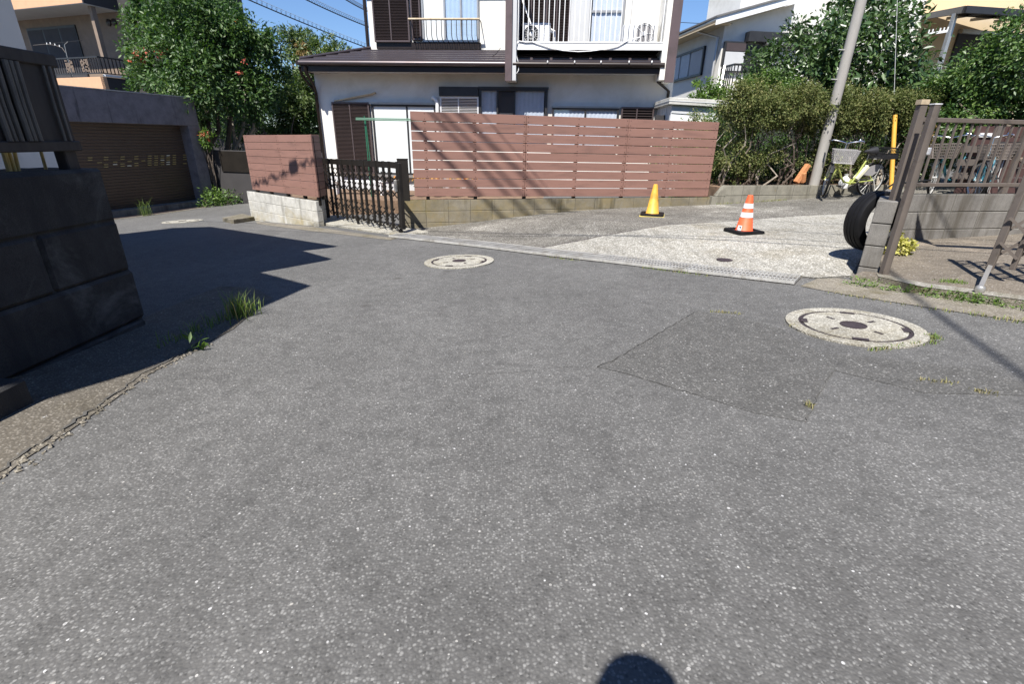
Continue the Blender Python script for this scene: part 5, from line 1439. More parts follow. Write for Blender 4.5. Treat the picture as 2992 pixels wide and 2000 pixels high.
for i in (2, 4, 6):
    MB().lathe(bars[i] + (0, 0, -.06), [(.03, -.015), (.04, -.01), (.04, .01), (.03, .015)], 14, ax=(.6, -.4, 0)).build('wheel', X['rubber'], cst, smooth=True)

# panels and posts behind the bicycles
pf = thing('panel_fence', 'dark rust red panel fence with grey posts behind the parked bicycles', 'fence', atdepth(2900, 480, 9.2))
PF = Frame(atdepth(2830, 480, 9.0)[:2], (.985, .172))
for k, (xa, xb) in enumerate(((890, 1330), (1345, 1800))):
    u0 = PF.uz(*KX(xa, 700))[0]; u1 = PF.uz(*KX(xb, 700))[0]
    zt_ = PF.uz(*KX(1100, 335))[1]
    for j in range(8):
        MB().fbox(PF, u0, u1, zt_ - .175 * (j + 1) + .008, zt_ - .175 * j, 0, -.03).build('panel', X['rust_panel'], pf)
for x in (1290, 1690, 2050):
    u = PF.uz(*KX(x, 400))[0]
    MB().fbox(PF, u - .05, u + .06, -.2, zt_ + .01, .05, -.05).build('post', X['gate_brown'], pf)
for j in range(3):
    z_ = PF.uz(*KX(1000, 620 + 190 * j))[1]
    MB().fbox(PF, PF.uz(*KX(740, 640))[0], PF.uz(*KX(1240, 640))[0], z_ - .11, z_, .09, .06).build('cross_plank', X['gate_brown'], pf)
u, z = PF.uz(*KX(1130, 465))
MB().fbox(PF, u - .14, u + .14, z - .035, z + .035, .025, .0).build('plate', X['white_metal'], pf)

# ------------------------------------------------------------------ bicycles
def bicycle(label, front, rear, col, steer, lean_=.07, basket='grid', battery=True, rear_basket=True, bag=None):
    front, rear = np.array(front, float), np.array(rear, float)
    d = front - rear; ang = math.atan2(d[1], d[0])
    t = thing('bicycle', label, 'bicycle', rear, 'bicycles parked by the hedge')
    t.rotation_euler = (lean_, 0, ang)
    ORG[t.name] = np.zeros(3)
    B = lambda n, m, mat, par=t, **k: m.build(n, X[mat], par, **k)
    Rw, wb = .33, 1.08
    def wheel(name, cx, axis, guard):
        c = np.array([cx, 0, Rw])
        w = B(name, MB().ring(c, axis, Rw - .018, (.018, .02), 36, 8), 'rubber', smooth=True)
        B('rim', MB().ring(c, axis, Rw - .042, (.010, .014), 36, 6), 'gal', w)
        s = MB()
        ax = np.array(axis, float); e = np.cross(ax, (0, 0, 1)); e /= np.linalg.norm(e)
        for i in range(20):
            a = 2 * math.pi * i / 20
            p = c + (e * math.cos(a) + np.array([0, 0, 1]) * math.sin(a)) * (Rw - .045)
            s.tube([c + ax * (.025 if i % 2 else -.025), p], .0028, 4, cap=False)
        o = s.build('spoke', X['gal'], w); o['kind'] = 'stuff'
        B('hub', MB().tube([c - ax * .045, c + ax * .045], .022, 10), 'gal', w)
        g = MB()
        n = 14
        for i in range(n):
            a0, a1 = guard[0] + (guard[1] - guard[0]) * i / n, guard[0] + (guard[1] - guard[0]) * (i + 1) / n
            f = lambda a, k, r: c + (e * math.cos(a) + np.array([0, 0, 1]) * math.sin(a)) * r + ax * k
            g.poly([f(a0, -.03, Rw + .012), f(a1, -.03, Rw + .012), f(a1, 0, Rw + .024), f(a0, 0, Rw + .024)])
            g.poly([f(a0, 0, Rw + .024), f(a1, 0, Rw + .024), f(a1, .03, Rw + .012), f(a0, .03, Rw + .012)])
        B('mudguard', g, 'plastic_black', w, smooth=True)
        return w
    wheel('rear_wheel', 0, (0, 1, 0), (-.3, 2.6))
    st_ = math.radians(steer)
    fa = (math.sin(st_) * -1, math.cos(st_), 0)
    fdir = np.array([math.cos(st_), math.sin(st_), 0])
    wheel('front_wheel', wb, fa, (.5, 2.9))
    head0, head1 = np.array([wb - .12, 0, .62]), np.array([wb - .20, 0, .90])
    bb = np.array([.46, 0, .27]); seat = np.array([.27, 0, .70])
    fr = MB()
    fr.tube([head0 + (-.01, 0, .03), (wb - .30, 0, .40), (wb - .42, 0, .29), bb + (.05, 0, .0)], .021, 10)
    fr.tube([bb, seat], .017, 10).tube([bb + (0, .0, 0), (0, .055, Rw)], .010, 8).tube([bb, (0, -.055, Rw)], .010, 8)
    fr.tube([seat - (0, 0, .10), (0.02, .055, Rw)], .008, 8).tube([seat - (0, 0, .10), (.02, -.055, Rw)], .008, 8)
    fr.tube([head0 - (-.01, 0, .03), head1 - (0, 0, .12)], .022, 10)
    B('frame', fr, col, smooth=True)
    fk = MB()
    for s_ in (1, -1):
        off = np.array([*(np.array(fa)[:2] * .055 * s_), 0])
        fk.tube([head0 + off * .6, np.array([wb, 0, Rw]) + off], .012, 8)
    fk.tube([head0 + (0, 0, -.02), head0 + (0, 0, .02)], .05, 10)
    B('fork', fk, col, smooth=True)
    hb = head1 + np.array([-.02, 0, .12])
    sd_ = np.array([-math.sin(st_), math.cos(st_), 0])
    hbm = MB().tube([head1 - (0, 0, .1), hb], .013, 8)
    for s_ in (1, -1):
        hbm.tube([hb, hb + sd_ * .12 * s_ + fdir * .04 + (0, 0, .03), hb + sd_ * .25 * s_ + (0, 0, .05), hb + sd_ * .29 * s_ - fdir * .16 + (0, 0, .03)], .011, 8)
    hd_ = B('handlebar', hbm, 'chrome', smooth=True)
    for s_ in (1, -1):
        B('grip', MB().tube([hb + sd_ * .285 * s_ - fdir * .06 + (0, 0, .035), hb + sd_ * .29 * s_ - fdir * .18 + (0, 0, .028)], .017, 8), 'plastic_black', hd_)
        B('brake_lever', MB().tube([hb + sd_ * .27 * s_ + (0, 0, .04), hb + sd_ * .30 * s_ - fdir * .12 + (0, 0, -.005)], .007, 6), 'chrome', hd_)
    B('bell', MB().lathe(hb + sd_ * .2 + (0, 0, .055), [(.03, 0), (.028, .015), (.012, .03)], 12), 'chrome', hd_, smooth=True)
    # front basket
    bc = head1 + fdir * .22 + np.array([0, 0, -.11])
    ba = MB()
    def bp(x, y, z):      # x forward, y sideways, z up; wider at the top
        k = 1 + .28 * z / .24
        return bc + fdir * x * k + sd_ * y * k + np.array([0, 0, z - .12])
    hx, hy = .13, .17
    nH, nV = (7, 12) if basket == 'grid' else (5, 16)
    for k in range(nH + 1):
        z = .24 * k / nH
        ba.tube([bp(-hx, -hy, z), bp(hx, -hy, z), bp(hx, hy, z), bp(-hx, hy, z), bp(-hx, -hy, z)], .006 if k in (0, nH) else .0035, 5)
    for k in range(nV):
        t0 = -1 + 2 * k / nV; t1 = min(1, t0 + (.35 if basket == 'grid' else 0))
        for s_ in (1, -1):
            ba.tube([bp(hx * s_, hy * t0, 0), bp(hx * s_, hy * t1, .24)], .0035, 4)
            ba.tube([bp(hx * t0, hy * s_, 0), bp(hx * t1, hy * s_, .24)], .0035, 4)
            if basket == 'grid': ba.tube([bp(hx * s_, hy * t1, 0), bp(hx * s_, hy * t0, .24)], .0035, 4)
        ba.tube([bp(hx * t0, -hy, 0), bp(hx * t0, hy, 0)], .0035, 4)
    B('front_basket', ba, 'grey_plastic' if basket == 'grid' else 'gate_brown')
    # saddle, carrier, rear basket
    sm = MB().tube([seat - (0, 0, .1), seat + (-.02, 0, .14)], .013, 8)
    sadd = B('seat_post', sm, 'chrome')
    s2 = seat + (-.04, 0, .16)
    B('saddle', MB().tube([s2 + (.16, 0, .01), s2 + (.08, 0, .015), s2 + (-.02, 0, .015), s2 + (-.10, 0, .02), s2 + (-.13, 0, .02)], [.02, .035, .075, .09, .06], 14), 'plastic_black', sadd, smooth=True)
    cm = MB()
    for s_ in (1, -1):
        cm.tube([(.16, .06 * s_, .74), (-.28, .06 * s_, .74)], .007, 6).tube([(-.10, .06 * s_, .74), (0, .07 * s_, Rw)], .007, 6)
    for i in range(5): cm.tube([(.12 - .09 * i, -.06, .74), (.12 - .09 * i, .06, .74)], .006, 6)
    B('carrier', cm, 'gal')
    if rear_basket:
        rb = MB(); c0_ = np.array([-.10, 0, .75])
        for k in range(5):
            z = .2 * k / 4; w = 1 + .12 * k / 4
            rb.tube([c0_ + np.array([x * w, y * w, z]) for x, y in ((-.2, -.16), (.2, -.16), (.2, .16), (-.2, .16), (-.2, -.16))], .006 if k in (0, 4) else .0035, 5)
        for k in range(13):
            t0 = -1 + 2 * k / 12
            for s_ in (1, -1):
                rb.tube([c0_ + (.2 * t0, .16 * s_, 0), c0_ + (.224 * t0, .179 * s_, .2)], .0035, 4)
                rb.tube([c0_ + (.2 * s_, .16 * t0, 0), c0_ + (.224 * s_, .179 * t0, .2)], .0035, 4)
        rb.box(-.30, .10, -.16, .16, .745, .755)
        rb.box(-.305, .105, -.166, -.158, .755, .85); rb.box(-.305, .105, .158, .166, .755, .85)
        B('rear_basket', rb, 'plastic_black')
    if battery:
        bt = MB(); a = bb + (-.06, 0, .07); b = seat + (-.07, 0, -.10)
        bt.bar(a, b, .085, .10, up=(0, 1, 0))
        B('battery', bt, 'cream_plastic', bevel=.012)
    # crank, chain case, coat guard, stand
    ck = MB().lathe(bb + (0, -.05, 0), [(.10, -.012), (.105, 0), (.10, .012)], 20, ax=(0, 1, 0))
    cr = B('chain_wheel', ck, 'white_metal', smooth=True)
    for s_, a in ((1, .5), (-1, .5 + math.pi)):
        e_ = bb + np.array([.16 * math.cos(a), .085 * s_ * -1, .16 * math.sin(a) * -1])
        B('crank', MB().bar(bb + (0, -.085 * s_, 0), e_, .022, .016), 'chrome', cr)
        B('pedal', MB().box(e_[0] - .045, e_[0] + .045, e_[1] - .05 - .04 * s_, e_[1] + .05 - .04 * s_, e_[2] - .013, e_[2] + .013), 'plastic_black', cr, bevel=.004)
    B('chain_case', MB().hexa([(.02, -.075, Rw - .05), (.46, -.075, .22), (.46, -.055, .22), (.02, -.055, Rw - .05), (.02, -.075, Rw + .05), (.46, -.075, .33), (.46, -.055, .33), (.02, -.055, Rw + .05)]), col, bevel=.006)
    cg = MB()
    for s_ in (.042, -.042):
        pts = [(Rw * .93 * math.cos(a), s_, Rw + Rw * .93 * math.sin(a)) for a in np.linspace(.35, 2.2, 10)]
        cg.poly(pts + [(.05, s_, Rw + .08)])
    B('coat_guard', cg, 'grey_plastic')
    sn = MB()
    for s_ in (1, -1): sn.tube([(0, .07 * s_, Rw), (-.08, .13 * s_, .08), (-.05, .15 * s_, .0)], .009, 8)
    sn.tube([(-.05, -.15, .005), (-.05, .15, .005)], .009, 8)
    B('stand', sn, 'gal')
    B('lamp', MB().lathe(head0 + fdir * .08 + (0, 0, .06), [(.02, -.03), (.035, 0), (.033, .02)], 12, ax=tuple(fdir)), 'chrome', smooth=True)
    if bag:
        bgm = MB().lathe(bb + (.0, -.17, -.02), [(.02, -.13), (.09, -.10), (.11, 0), (.08, .08), (.03, .13), (.045, .17)], 12)
        B('pedal_cover', bgm, 'white_metal', smooth=True)
    return t
def ug3(p): return (p[0], p[1], ground_z(p[0], p[1]))
f0, r0 = ground(2400, 586), ground(2528, 574)
dd = (r0 - f0)[:2]; dd = dd / np.linalg.norm(dd)
bicycle('lime green bicycle with grey mesh basket beside the utility pole', ug3(f0), ug3(f0[:2] + dd * 1.08), 'lime', 52, -.06, bag=True)
q0 = atdepth(2705, 600, 9.4)[:2]; q1 = q0 + np.array([1.0, .42])
bicycle('dark bicycle with blue seat cover and brown basket behind the railing', ug3(q0), ug3(q1), 'teal', 20, .05, basket='bars', battery=True, rear_basket=False)
q0 = atdepth(2835, 600, 8.7)[:2]; q1 = q0 + np.array([.85, .66])
bicycle('teal bicycle with chrome handlebar and mirror at the far right behind railing', ug3(q0), ug3(q1), 'teal', 35, .05, basket='bars', battery=False, rear_basket=True)
# ------------------------------------------------------------------ road furniture
def manhole(x, y, label, off=.005, R=.41, rot=0.0):
    zf = lambda a, b: ground_z(a, b) + off
    t = thing('manhole_cover', label, 'manhole cover', (x, y, zf(x, y)), 'round concrete filled manhole covers')
    def disc(name, r0, r1, dz, mat, par, n=40, a0=0, a1=2 * math.pi, cx=0, cy=0, sx=1, ang=0):
        m = MB(); vs = []
        for i in range(n + 1 if a1 - a0 < 6.28 else n):
            a = a0 + (a1 - a0) * i / n
            for r in (r0, r1):
                vs.append((x + r * math.cos(a), y + r * math.sin(a)))
        k = len(vs) // 2
        P_ = [(p[0], p[1], zf(*p) + dz) for p in vs]
        top = len(P_)
        P2 = [(p[0], p[1], zf(*p) - .004) for p in vs]
        fs = []
        rng_ = range(k) if a1 - a0 >= 6.28 else range(k - 1)
        for i in rng_:
            j = (i + 1) % k
            fs.append((2 * i, 2 * i + 1, 2 * j + 1, 2 * j))
            fs.append((2 * i + 1, top + 2 * i + 1, top + 2 * j + 1, 2 * j + 1))
            if r0 > 0: fs.append((2 * i, 2 * j, top + 2 * j, top + 2 * i))
        m._add(P_ + P2, fs)
        return m.build(name, X[mat], par)
    disc('frame_ring', R * .805, R, .008, 'manhole_concrete', t)
    disc('iron_ring', R * .745, R * .80, .005, 'iron', t)
    ld_ = disc('lid', .001, R * .74, .008, 'manhole_concrete', t)
    disc('centre_cap', .001, R * .185, .011, 'iron', ld_)
    disc('centre_rim', R * .165, R * .195, .013, 'iron', ld_)
    for i in range(4):
        a = rot + i * math.pi / 2
        for (rr, l, w, nm) in ((R * .42, .030, .011, 'slot'), (R * .715, .045, .02, 'notch')):
            aa = a + (math.pi / 4 if nm == 'notch' else 0)
            c = np.array([x + rr * math.cos(aa), y + rr * math.sin(aa)])
            tdir = np.array([-math.sin(aa), math.cos(aa)]) if nm == 'notch' else np.array([math.cos(aa), math.sin(aa)])
            n_ = np.array([-tdir[1], tdir[0]])
            q = [c + tdir * l * s1 + n_ * w * s2 for s1, s2 in ((-1, -1), (1, -1), (1, 1), (-1, 1))]
            MB().poly([(*p, zf(*p) + .0105) for p in q]).build(nm, X['iron'], ld_)
manhole(2.33, 3.17, 'large near manhole cover on the right with weeds round its edge', rot=.35)
manhole(-.64, 5.75, 'middle manhole cover lying in sunlit asphalt near the drain grating', rot=.5)
manhole(-7.65, 11.53, 'farthest manhole cover on the left in front of the garage', rot=.2, off=.004)

# drain grating along the driveway
dg_ = thing('drain_grating', 'long galvanised steel drain grating between road and driveway', 'grating', (.6, 6.0, -.1))
gfar = [ground(*KM(*q))[:2] for q in ((150, 66), (620, 115), (1000, 160), (1300, 190), (1700, 235), (2240, 293))]
gnear = [ground(*KM(*q))[:2] for q in ((110, 88), (330, 120), (620, 155), (870, 185), (1240, 225), (1660, 275), (2220, 342))]
e0, e1 = (gfar[0] + gnear[0]) / 2, (gfar[-1] + gnear[-1]) / 2
# centre line from the measured far edge, offset by half the width
ctr = [q + np.array([-.115, -.15]) for q in gfar]
lens = np.cumsum([0] + [np.linalg.norm(ctr[i + 1] - ctr[i]) for i in range(len(ctr) - 1)])
def on(s):
    s = min(max(s, 0), lens[-1] - 1e-6); i = int(np.searchsorted(lens, s, side='right') - 1)
    t = (s - lens[i]) / (lens[i + 1] - lens[i]); p = ctr[i] + (ctr[i + 1] - ctr[i]) * t
    a = ctr[max(0, i - 1)]; b = ctr[min(len(ctr) - 1, i + 2)]
    d = (b - a) / np.linalg.norm(b - a)
    return p, d, np.array([-d[1], d[0]])
Wg = .29
def P3_(s, w, dz):
    p, d, n = on(s); q = p + n * w
    return np.array([q[0], q[1], ground_z(q[0], q[1]) + dz])
ch = MB(); N_ = 40
for i in range(N_):
    s0, s1 = lens[-1] * i / N_, lens[-1] * (i + 1) / N_
    ch.poly([P3_(s0, -Wg / 2, .006), P3_(s1, -Wg / 2, .006), P3_(s1, Wg / 2, .006), P3_(s0, Wg / 2, .006)])
ch.build('channel', X['iron'], dg_)
npan = 6
for k in range(npan):
    a, b = lens[-1] * k / npan + .006, lens[-1] * (k + 1) / npan - .006
    fr_ = MB()
    for w in (-Wg / 2 + .006, Wg / 2 - .006):
        fr_.bar(P3_(a, w, .024), P3_(b, w, .024), .008, .03)
    for s in (a, b): fr_.bar(P3_(s, -Wg / 2, .024), P3_(s, Wg / 2, .024), .006, .03)
    pan = fr_.build('grating_panel', X['gal'], dg_)
    for w in (-.048, .048):
        MB().bar(P3_(a, w, .030), P3_(b, w, .030), .007, .012).build('tie_bar', X['gal'], pan)
    cb = MB(); n = int((b - a) / .033)
    for i in range(1, n):
        s = a + (b - a) * i / n
        cb.bar(P3_(s, -Wg / 2, .024), P3_(s, Wg / 2, .024), .0060, .026)
    o = cb.build('bearing_bar', X['gal'], pan); o['kind'] = 'stuff'
ed = MB()
for i in range(N_):
    s0, s1 = lens[-1] * i / N_, lens[-1] * (i + 1) / N_
    ed.hexa([P3_(s0, Wg / 2 + .002, 0), P3_(s1, Wg / 2 + .002, 0), P3_(s1, Wg / 2 + .036, 0), P3_(s0, Wg / 2 + .036, 0), P3_(s0, Wg / 2 + .002, .028), P3_(s1, Wg / 2 + .002, .028), P3_(s1, Wg / 2 + .036, .026), P3_(s0, Wg / 2 + .036, .026)])
ed.build('concrete_edge', X['gutter'], dg_)

# traffic cones
def cone(label, px, py, ang, col, bands, sticker, H=.50, dz=.004):
    g = ground(px, py); x, y = g[0], g[1]; z = ground_z(x, y) + dz
    t = thing('traffic_cone', label, 'traffic cone', (x, y, z), 'traffic cones on the driveway')
    ca, sa = math.cos(ang), math.sin(ang)
    hs = .195
    def rot(a, b): return (x + a * ca - b * sa, y + a * sa + b * ca)
    # heavy square rubber base with a round opening
    n = 40; vs = []; fs = []
    ring_o, ring_i = [], []
    for i in range(n):
        a = 2 * math.pi * i / n
        m_ = max(abs(math.cos(a)), abs(math.sin(a)))
        rr = min(hs / m_, hs * 1.33)
        ring_o.append((rr * math.cos(a), rr * math.sin(a))); ring_i.append((.135 * math.cos(a), .135 * math.sin(a)))
    m = MB()
    lo = [(*rot(*p), z + .008) for p in ring_o]; hi = [(*rot(p[0] * .97, p[1] * .97), z + .045) for p in ring_o]
    hi2 = [(*rot(p[0] * 1.06, p[1] * 1.06), z + .048) for p in ring_i]; in_ = [(*rot(*p), z + .028) for p in ring_i]; inb = [(*rot(*p), z + .008) for p in ring_i]
    L_ = [inb, lo, hi, hi2, in_]
    allv = [v for r in L_ for v in r]
    for k in range(5):
        k2 = (k + 1) % 5
        for i in range(n):
            j = (i + 1) % n
            fs.append((k * n + i, k * n + j, k2 * n + j, k2 * n + i))
    m._add(allv, fs)
    m.build('rubber_base', X['rubber'], t)
    if col == 'yellow':
        MB().hexa([(*rot(a, b), z - .002) for a, b in ((-.2, -.2), (.2, -.2), (.2, .2), (-.2, .2))] + [(*rot(a, b), z + .010) for a, b in ((-.2, -.2), (.2, -.2), (.2, .2), (-.2, .2))]).build('foot_plate', X['yellow_base'], t)
    else:
        for a, b in ((-1, -1), (1, -1), (1, 1), (-1, 1)):
            MB().lathe((*rot(a * .15, b * .15), z), [(.02, 0), (.02, .012)], 10).build('rubber_foot', X['rubber'], t)
    r0, r1 = .112, .036
    rad_ = lambda h: r0 + (r1 - r0) * h / H
    body = MB().lathe((x, y, z + .012), [(.145, .0), (.14, .012), (.118, .02), (rad_(.03), .03), (r1 + .002, H - .03), (r1 - .004, H - .008), (r1 - .012, H - .004)], 32)
    body.build('body', X[col], t, smooth=True)
    for h0, h1 in bands:
        MB().lathe((x, y, z + .012), [(rad_(h0) + .0022, h0), (rad_(h1) + .0022, h1)], 32).build('white_band', X['reflect_white'], t, smooth=True)
    if sticker:
        m = MB(); m2 = MB()
        base = math.atan2(-y, -x) + sticker
        def sp(da, h, e): return (x + (rad_(h) + e) * math.cos(base + da), y + (rad_(h) + e) * math.sin(base + da), z + .012 + h)
        n = 5
        for i in range(n):
            a, b = -.3 + .6 * i / n, -.3 + .6 * (i + 1) / n
            m.poly([sp(a, .03, .003), sp(b, .03, .003), sp(b, .095, .003), sp(a, .095, .003)])
        for a, b, h0, h1 in ((-.02, .22, .066, .080), (.10, .18, .045, .066), (-.24, -.1, .036, .042)):
            m2.poly([sp(a, h0, .0038), sp(b, h0, .0038), sp(b, h1, .0038), sp(a, h1, .0038)])
        s_ = m.build('sticker', X['reflect_white'], t)
        m2.build('print', X['navy'], s_)
    return t
cone('orange traffic cone with two white bands in a black rubber base', 2172, 682, math.atan2(6.9, 3.15) + rad(38), 'orange', ((.20, .262), (.315, .375)), -.62, H=.485)
cone('yellow traffic cone in a black rubber base near the brown fence', 1905, 631, rad(-17), 'yellow', (), None, H=.505)

# tyre hung against the end pillar
ct = atdepth(*KP(532, 512), 4.98)
ty = thing('tyre', 'old black car tyre hung beside the grey block pillar', 'tyre', ct)
axt = np.array([.27, -.96, .04]); axt /= np.linalg.norm(axt)
def wheel_rev(c, ax, prof, n=44):
    """revolve a closed (radius, offset) profile round ax"""
    ax = np.array(ax, float); e = np.cross(ax, (0, 0, 1)); e /= np.linalg.norm(e); g = np.cross(ax, e)
    m = MB(); k = len(prof); vs = []
    for i in range(n):
        a = 2 * math.pi * i / n
        dv = e * math.cos(a) + g * math.sin(a)
        for r, h in prof: vs.append(np.array(c) + dv * r + ax * h)
    fs = []
    for i in range(n):
        j = (i + 1) % n
        for q in range(k):
            q2 = (q + 1) % k
            fs.append((i * k + q, i * k + q2, j * k + q2, j * k + q))
    m._add(vs, fs); return m
wheel_rev(ct, axt, [(.185, -.075), (.20, -.092), (.25, -.098), (.283, -.085), (.293, -.06), (.296, -.035), (.290, -.033), (.290, -.028), (.297, -.026), (.298, .0), (.291, .002), (.291, .007), (.297, .009), (.296, .035), (.290, .037), (.290, .042), (.293, .060), (.283, .085), (.25, .098), (.20, .092), (.185, .075), (.195, .06), (.24, .075), (.27, .05), (.275, 0), (.27, -.05), (.24, -.075), (.195, -.06)]).build('casing', X['rubber'], ty, smooth=True)
MB().tube([ct + (0, 0, .29), ct + (.10, .02, .36), ct + (.22, -.28, .42)], .008, 6).build('tie_wire', X['cable'], ty)

# ------------------------------------------------------------------ trees on the left
def T(name, label, cat, base): return thing(name, label, cat, base)
b1 = atdepth(600, 470, 16.6); b1[2] = -.8
t1 = T('oleander_tree', 'big dark green tree with scattered red flowers rising behind the garage', 'tree', b1)
LT = [(470, 190, 85), (425, 90, 62), (480, 40, 90), (560, 20, 95), (520, 120, 95), (600, 110, 95), (560, 220, 95), (640, 90, 80), (430, 270, 60), (410, 200, 42), (480, 270, 70), (650, 190, 90), (700, 130, 75), (740, 110, 60), (620, 270, 80), (700, 230, 75), (760, 180, 70), (790, 130, 45), (540, 310, 60), (720, 290, 70), (780, 250, 65), (410, 140, 45), (440, 10, 60), (400, 240, 30), (500, 330, 50), (610, 30, 70)]
leaves('crown', px_clumps(LT, 15.6, 1.0, 11), 44000, .135, 'lf_tree', t1, 51, width=.42, sub=11, spread=.17, up=.6)
FLW = [(425, 148, 6), (455, 150, 8), (475, 155, 6), (388, 165, 6), (495, 145, 5), (380, 175, 5), (418, 172, 5), (400, 160, 6), (690, 62, 4), (715, 180, 5), (702, 210, 5), (500, 140, 4)]
leaves('flower', px_clumps(FLW, 14.6, .1, 12), 230, .06, 'flower_red', t1, 52, width=.8, sub=4, spread=.5)
limbs(t1, b1, [atdepth(x, y, 16.8) for x, y in ((470, 180), (560, 100), (640, 180), (720, 160), (600, 260))], .11, 'bark', 'trunk', 13, .12)
limbs(t1, b1 + (1.0, .4, 0), [atdepth(x, y, 17.2) for x, y in ((700, 220), (760, 200), (640, 250))], .08, 'bark_pale', 'trunk', 14, .1)
b2 = atdepth(880, 420, 19.5); b2[2] = -.8
t2 = T('broadleaf_tree', 'paler green tree standing left of the house corner behind the big tree', 'tree', b2)
LT2 = [(850, 130, 45), (895, 140, 48), (945, 150, 48), (990, 165, 35), (870, 200, 60), (930, 210, 55), (975, 215, 45), (890, 270, 60), (850, 330, 55), (820, 250, 50), (920, 320, 50), (1030, 190, 35), (1060, 195, 26), (900, 110, 22), (960, 120, 20)]
leaves('crown', px_clumps(LT2, 19.0, .8, 15), 20000, .14, 'lf_tree2', t2, 53, width=.36, sub=11, spread=.18)
leaves('dry_branch', px_clumps([(880, 128, 16), (892, 145, 20), (898, 162, 14)], 18.6, .1, 16), 900, .15, 'lf_dry', t2, 54, width=.22, sub=6, droop=1.6)
limbs(t2, b2, [atdepth(x, y, 19.5) for x, y in ((850, 150), (930, 170), (980, 190), (890, 260))], .09, 'bark', 'trunk', 15, .1)
b3 = atdepth(800, 430, 17.8); b3[2] = -.8
t3 = T('understory_shrub', 'dark shaded shrubs growing under the big tree behind the brown fence', 'shrub', b3)
LT3 = [(600, 330, 50), (680, 340, 55), (760, 330, 60), (830, 330, 55), (880, 350, 50), (700, 400, 40), (780, 400, 45), (860, 400, 45), (620, 390, 40), (920, 380, 40), (560, 370, 40), (820, 300, 50), (870, 290, 50), (905, 255, 42), (760, 290, 50), (930, 300, 42), (850, 370, 45), (905, 350, 45)]
leaves('foliage', px_clumps(LT3, 19.5, .5, 17), 19000, .12, 'lf_tree', t3, 55, sub=14)
limbs(t3, b3, [atdepth(x, y, 18) for x, y in ((640, 340), (760, 330), (860, 340))], .05, 'bark', 'stem', 16)
# two small sprigs by the garage end, and weeds at the foot of walls
b4 = np.array([*GF.w(3.35, 0, .0)[:2], -.8])
t4 = T('flowering_shrub', 'small shrub with pink flowers growing at the right end of the garage', 'shrub', b4)
cc1 = [(*DW.w(*DW.uz(*KF(x, y), .25), .25), r) for x, y, r in ((320, 360, .13), (265, 440, .08), (340, 400, .1))]
cc2 = [(*DW.w(*DW.uz(*KF(x, y), .25), .25), r) for x, y, r in ((320, 235, .13), (390, 240, .09), (290, 215, .08))]
leaves('foliage', cc1, 200, .11, 'lf_bright', t4, 56)
leaves('flower', [cc2[0], (*DW.w(*DW.uz(*KF(240, 360), .27), .27), .05)], 60, .07, 'flower_red', t4, 57, width=.7, kind='stuff')
leaves('foliage', cc2, 160, .09, 'lf_bright', t4, 58)
limbs(t4, b4, [np.array(c[:3]) for c in cc1 + cc2], .02, 'bark', 'stem', 17, .03)
def weed(name, label, x, y, r, h, n, size, mat, seed, cat='weed', group=None, kind=None, zoff=.0, width=.42):
    z = ground_z(x, y) + zoff
    t = thing(name, label, cat, (x, y, z), group)
    leaves('foliage', [(x, y, z + h * .45, r, h * .5)], n, size, mat, t, seed, width=width, sub=8, spread=.3, up=.4, droop=0)
    limbs(t, (x, y, z), [(x + r * .4, y, z + h * .6), (x - r * .4, y, z + h * .6)], .008, 'bark', 'stem', seed, .01)
    return t
for i, (q, r, h, n, mt, lb_) in enumerate(((KR(1375, 1385), .30, .50, 420, 'lf_bright', 'bright weed clump at the garage pier foot'), (KR(1570, 1360), .40, .34, 520, 'lf_green', 'wide green weed clump right of the garage pier'), (KR(1640, 1350), .25, .25, 200, 'lf_bright', 'low pale weed at the end of the garage gutter'), (KF(505, 1150), .16, .8, 120, 'lf_bright', 'tall thin weed stalk against the dark wall'), (KR(1410, 1400), .2, .25, 160, 'lf_green', 'small leafy weed before the garage pier'))):
    g = ground(*q)
    p = GF.w((g[:2] - GF.P) @ GF.d, 0, .42)
    if p[1] > 16.6: p = GF.w(3.4 + .12 * i, 0, .35)
    weed('weed', lb_, p[0], p[1], r, h, n, .09, mt, 60 + i)
def tuft(name, label, x, y, n, h, spread, mats, seed, zoff=0.0, along=None, L_=0.0):
    """a tuft of grass: single bent blades"""
    rng = np.random.default_rng(seed)
    z = ground_z(x, y) + zoff
    t = thing(name, label, 'grass', (x, y, z))
    for mt, share in mats:
        m = MB()
        for _ in range(int(n * share)):
            s = rng.uniform(-L_ / 2, L_ / 2)
            bx = x + rng.normal() * spread + (along[0] * s if along is not None else 0); by = y + rng.normal() * spread + (along[1] * s if along is not None else 0)
            bz = ground_z(bx, by) + zoff
            a = rng.uniform(0, 6.28); hh = h * rng.uniform(.4, 1.1); ln = hh * rng.uniform(.15, .9); w = .0022 + .0016 * rng.random()
            d = np.array([math.cos(a), math.sin(a), 0]); s_ = np.array([-d[1], d[0], 0]) * w
            p0 = np.array([bx, by, bz]); p1 = p0 + d * ln * .35 + np.array([0, 0, hh * .65]); p2 = p0 + d * ln + np.array([0, 0, hh])
            m._add([p0 - s_, p0 + s_, p1 + s_ * .8, p1 - s_ * .8, p2], [(0, 1, 2, 3), (3, 2, 4)])
        o = m.build('blade', X[mt], t); o['kind'] = 'stuff'
    return t
tuft('grass_tuft', 'tall grass tuft at the gutter edge beside the left wall', -2.14, 3.66, 120, .22, .06, (('grass', .75), ('grass_dry', .25)), 71)
tuft('grass_tuft', 'long sparse grass strands lying along the shaded left gutter', -2.22, 3.45, 120, .10, .05, (('grass', 1),), 72, along=(.15, 1), L_=.9)
lw_ = thing('weed', 'small leafy weed growing in the left gutter before the grass tuft', 'weed', (-2.04, 2.93, ground_z(-2.04, 2.93)))
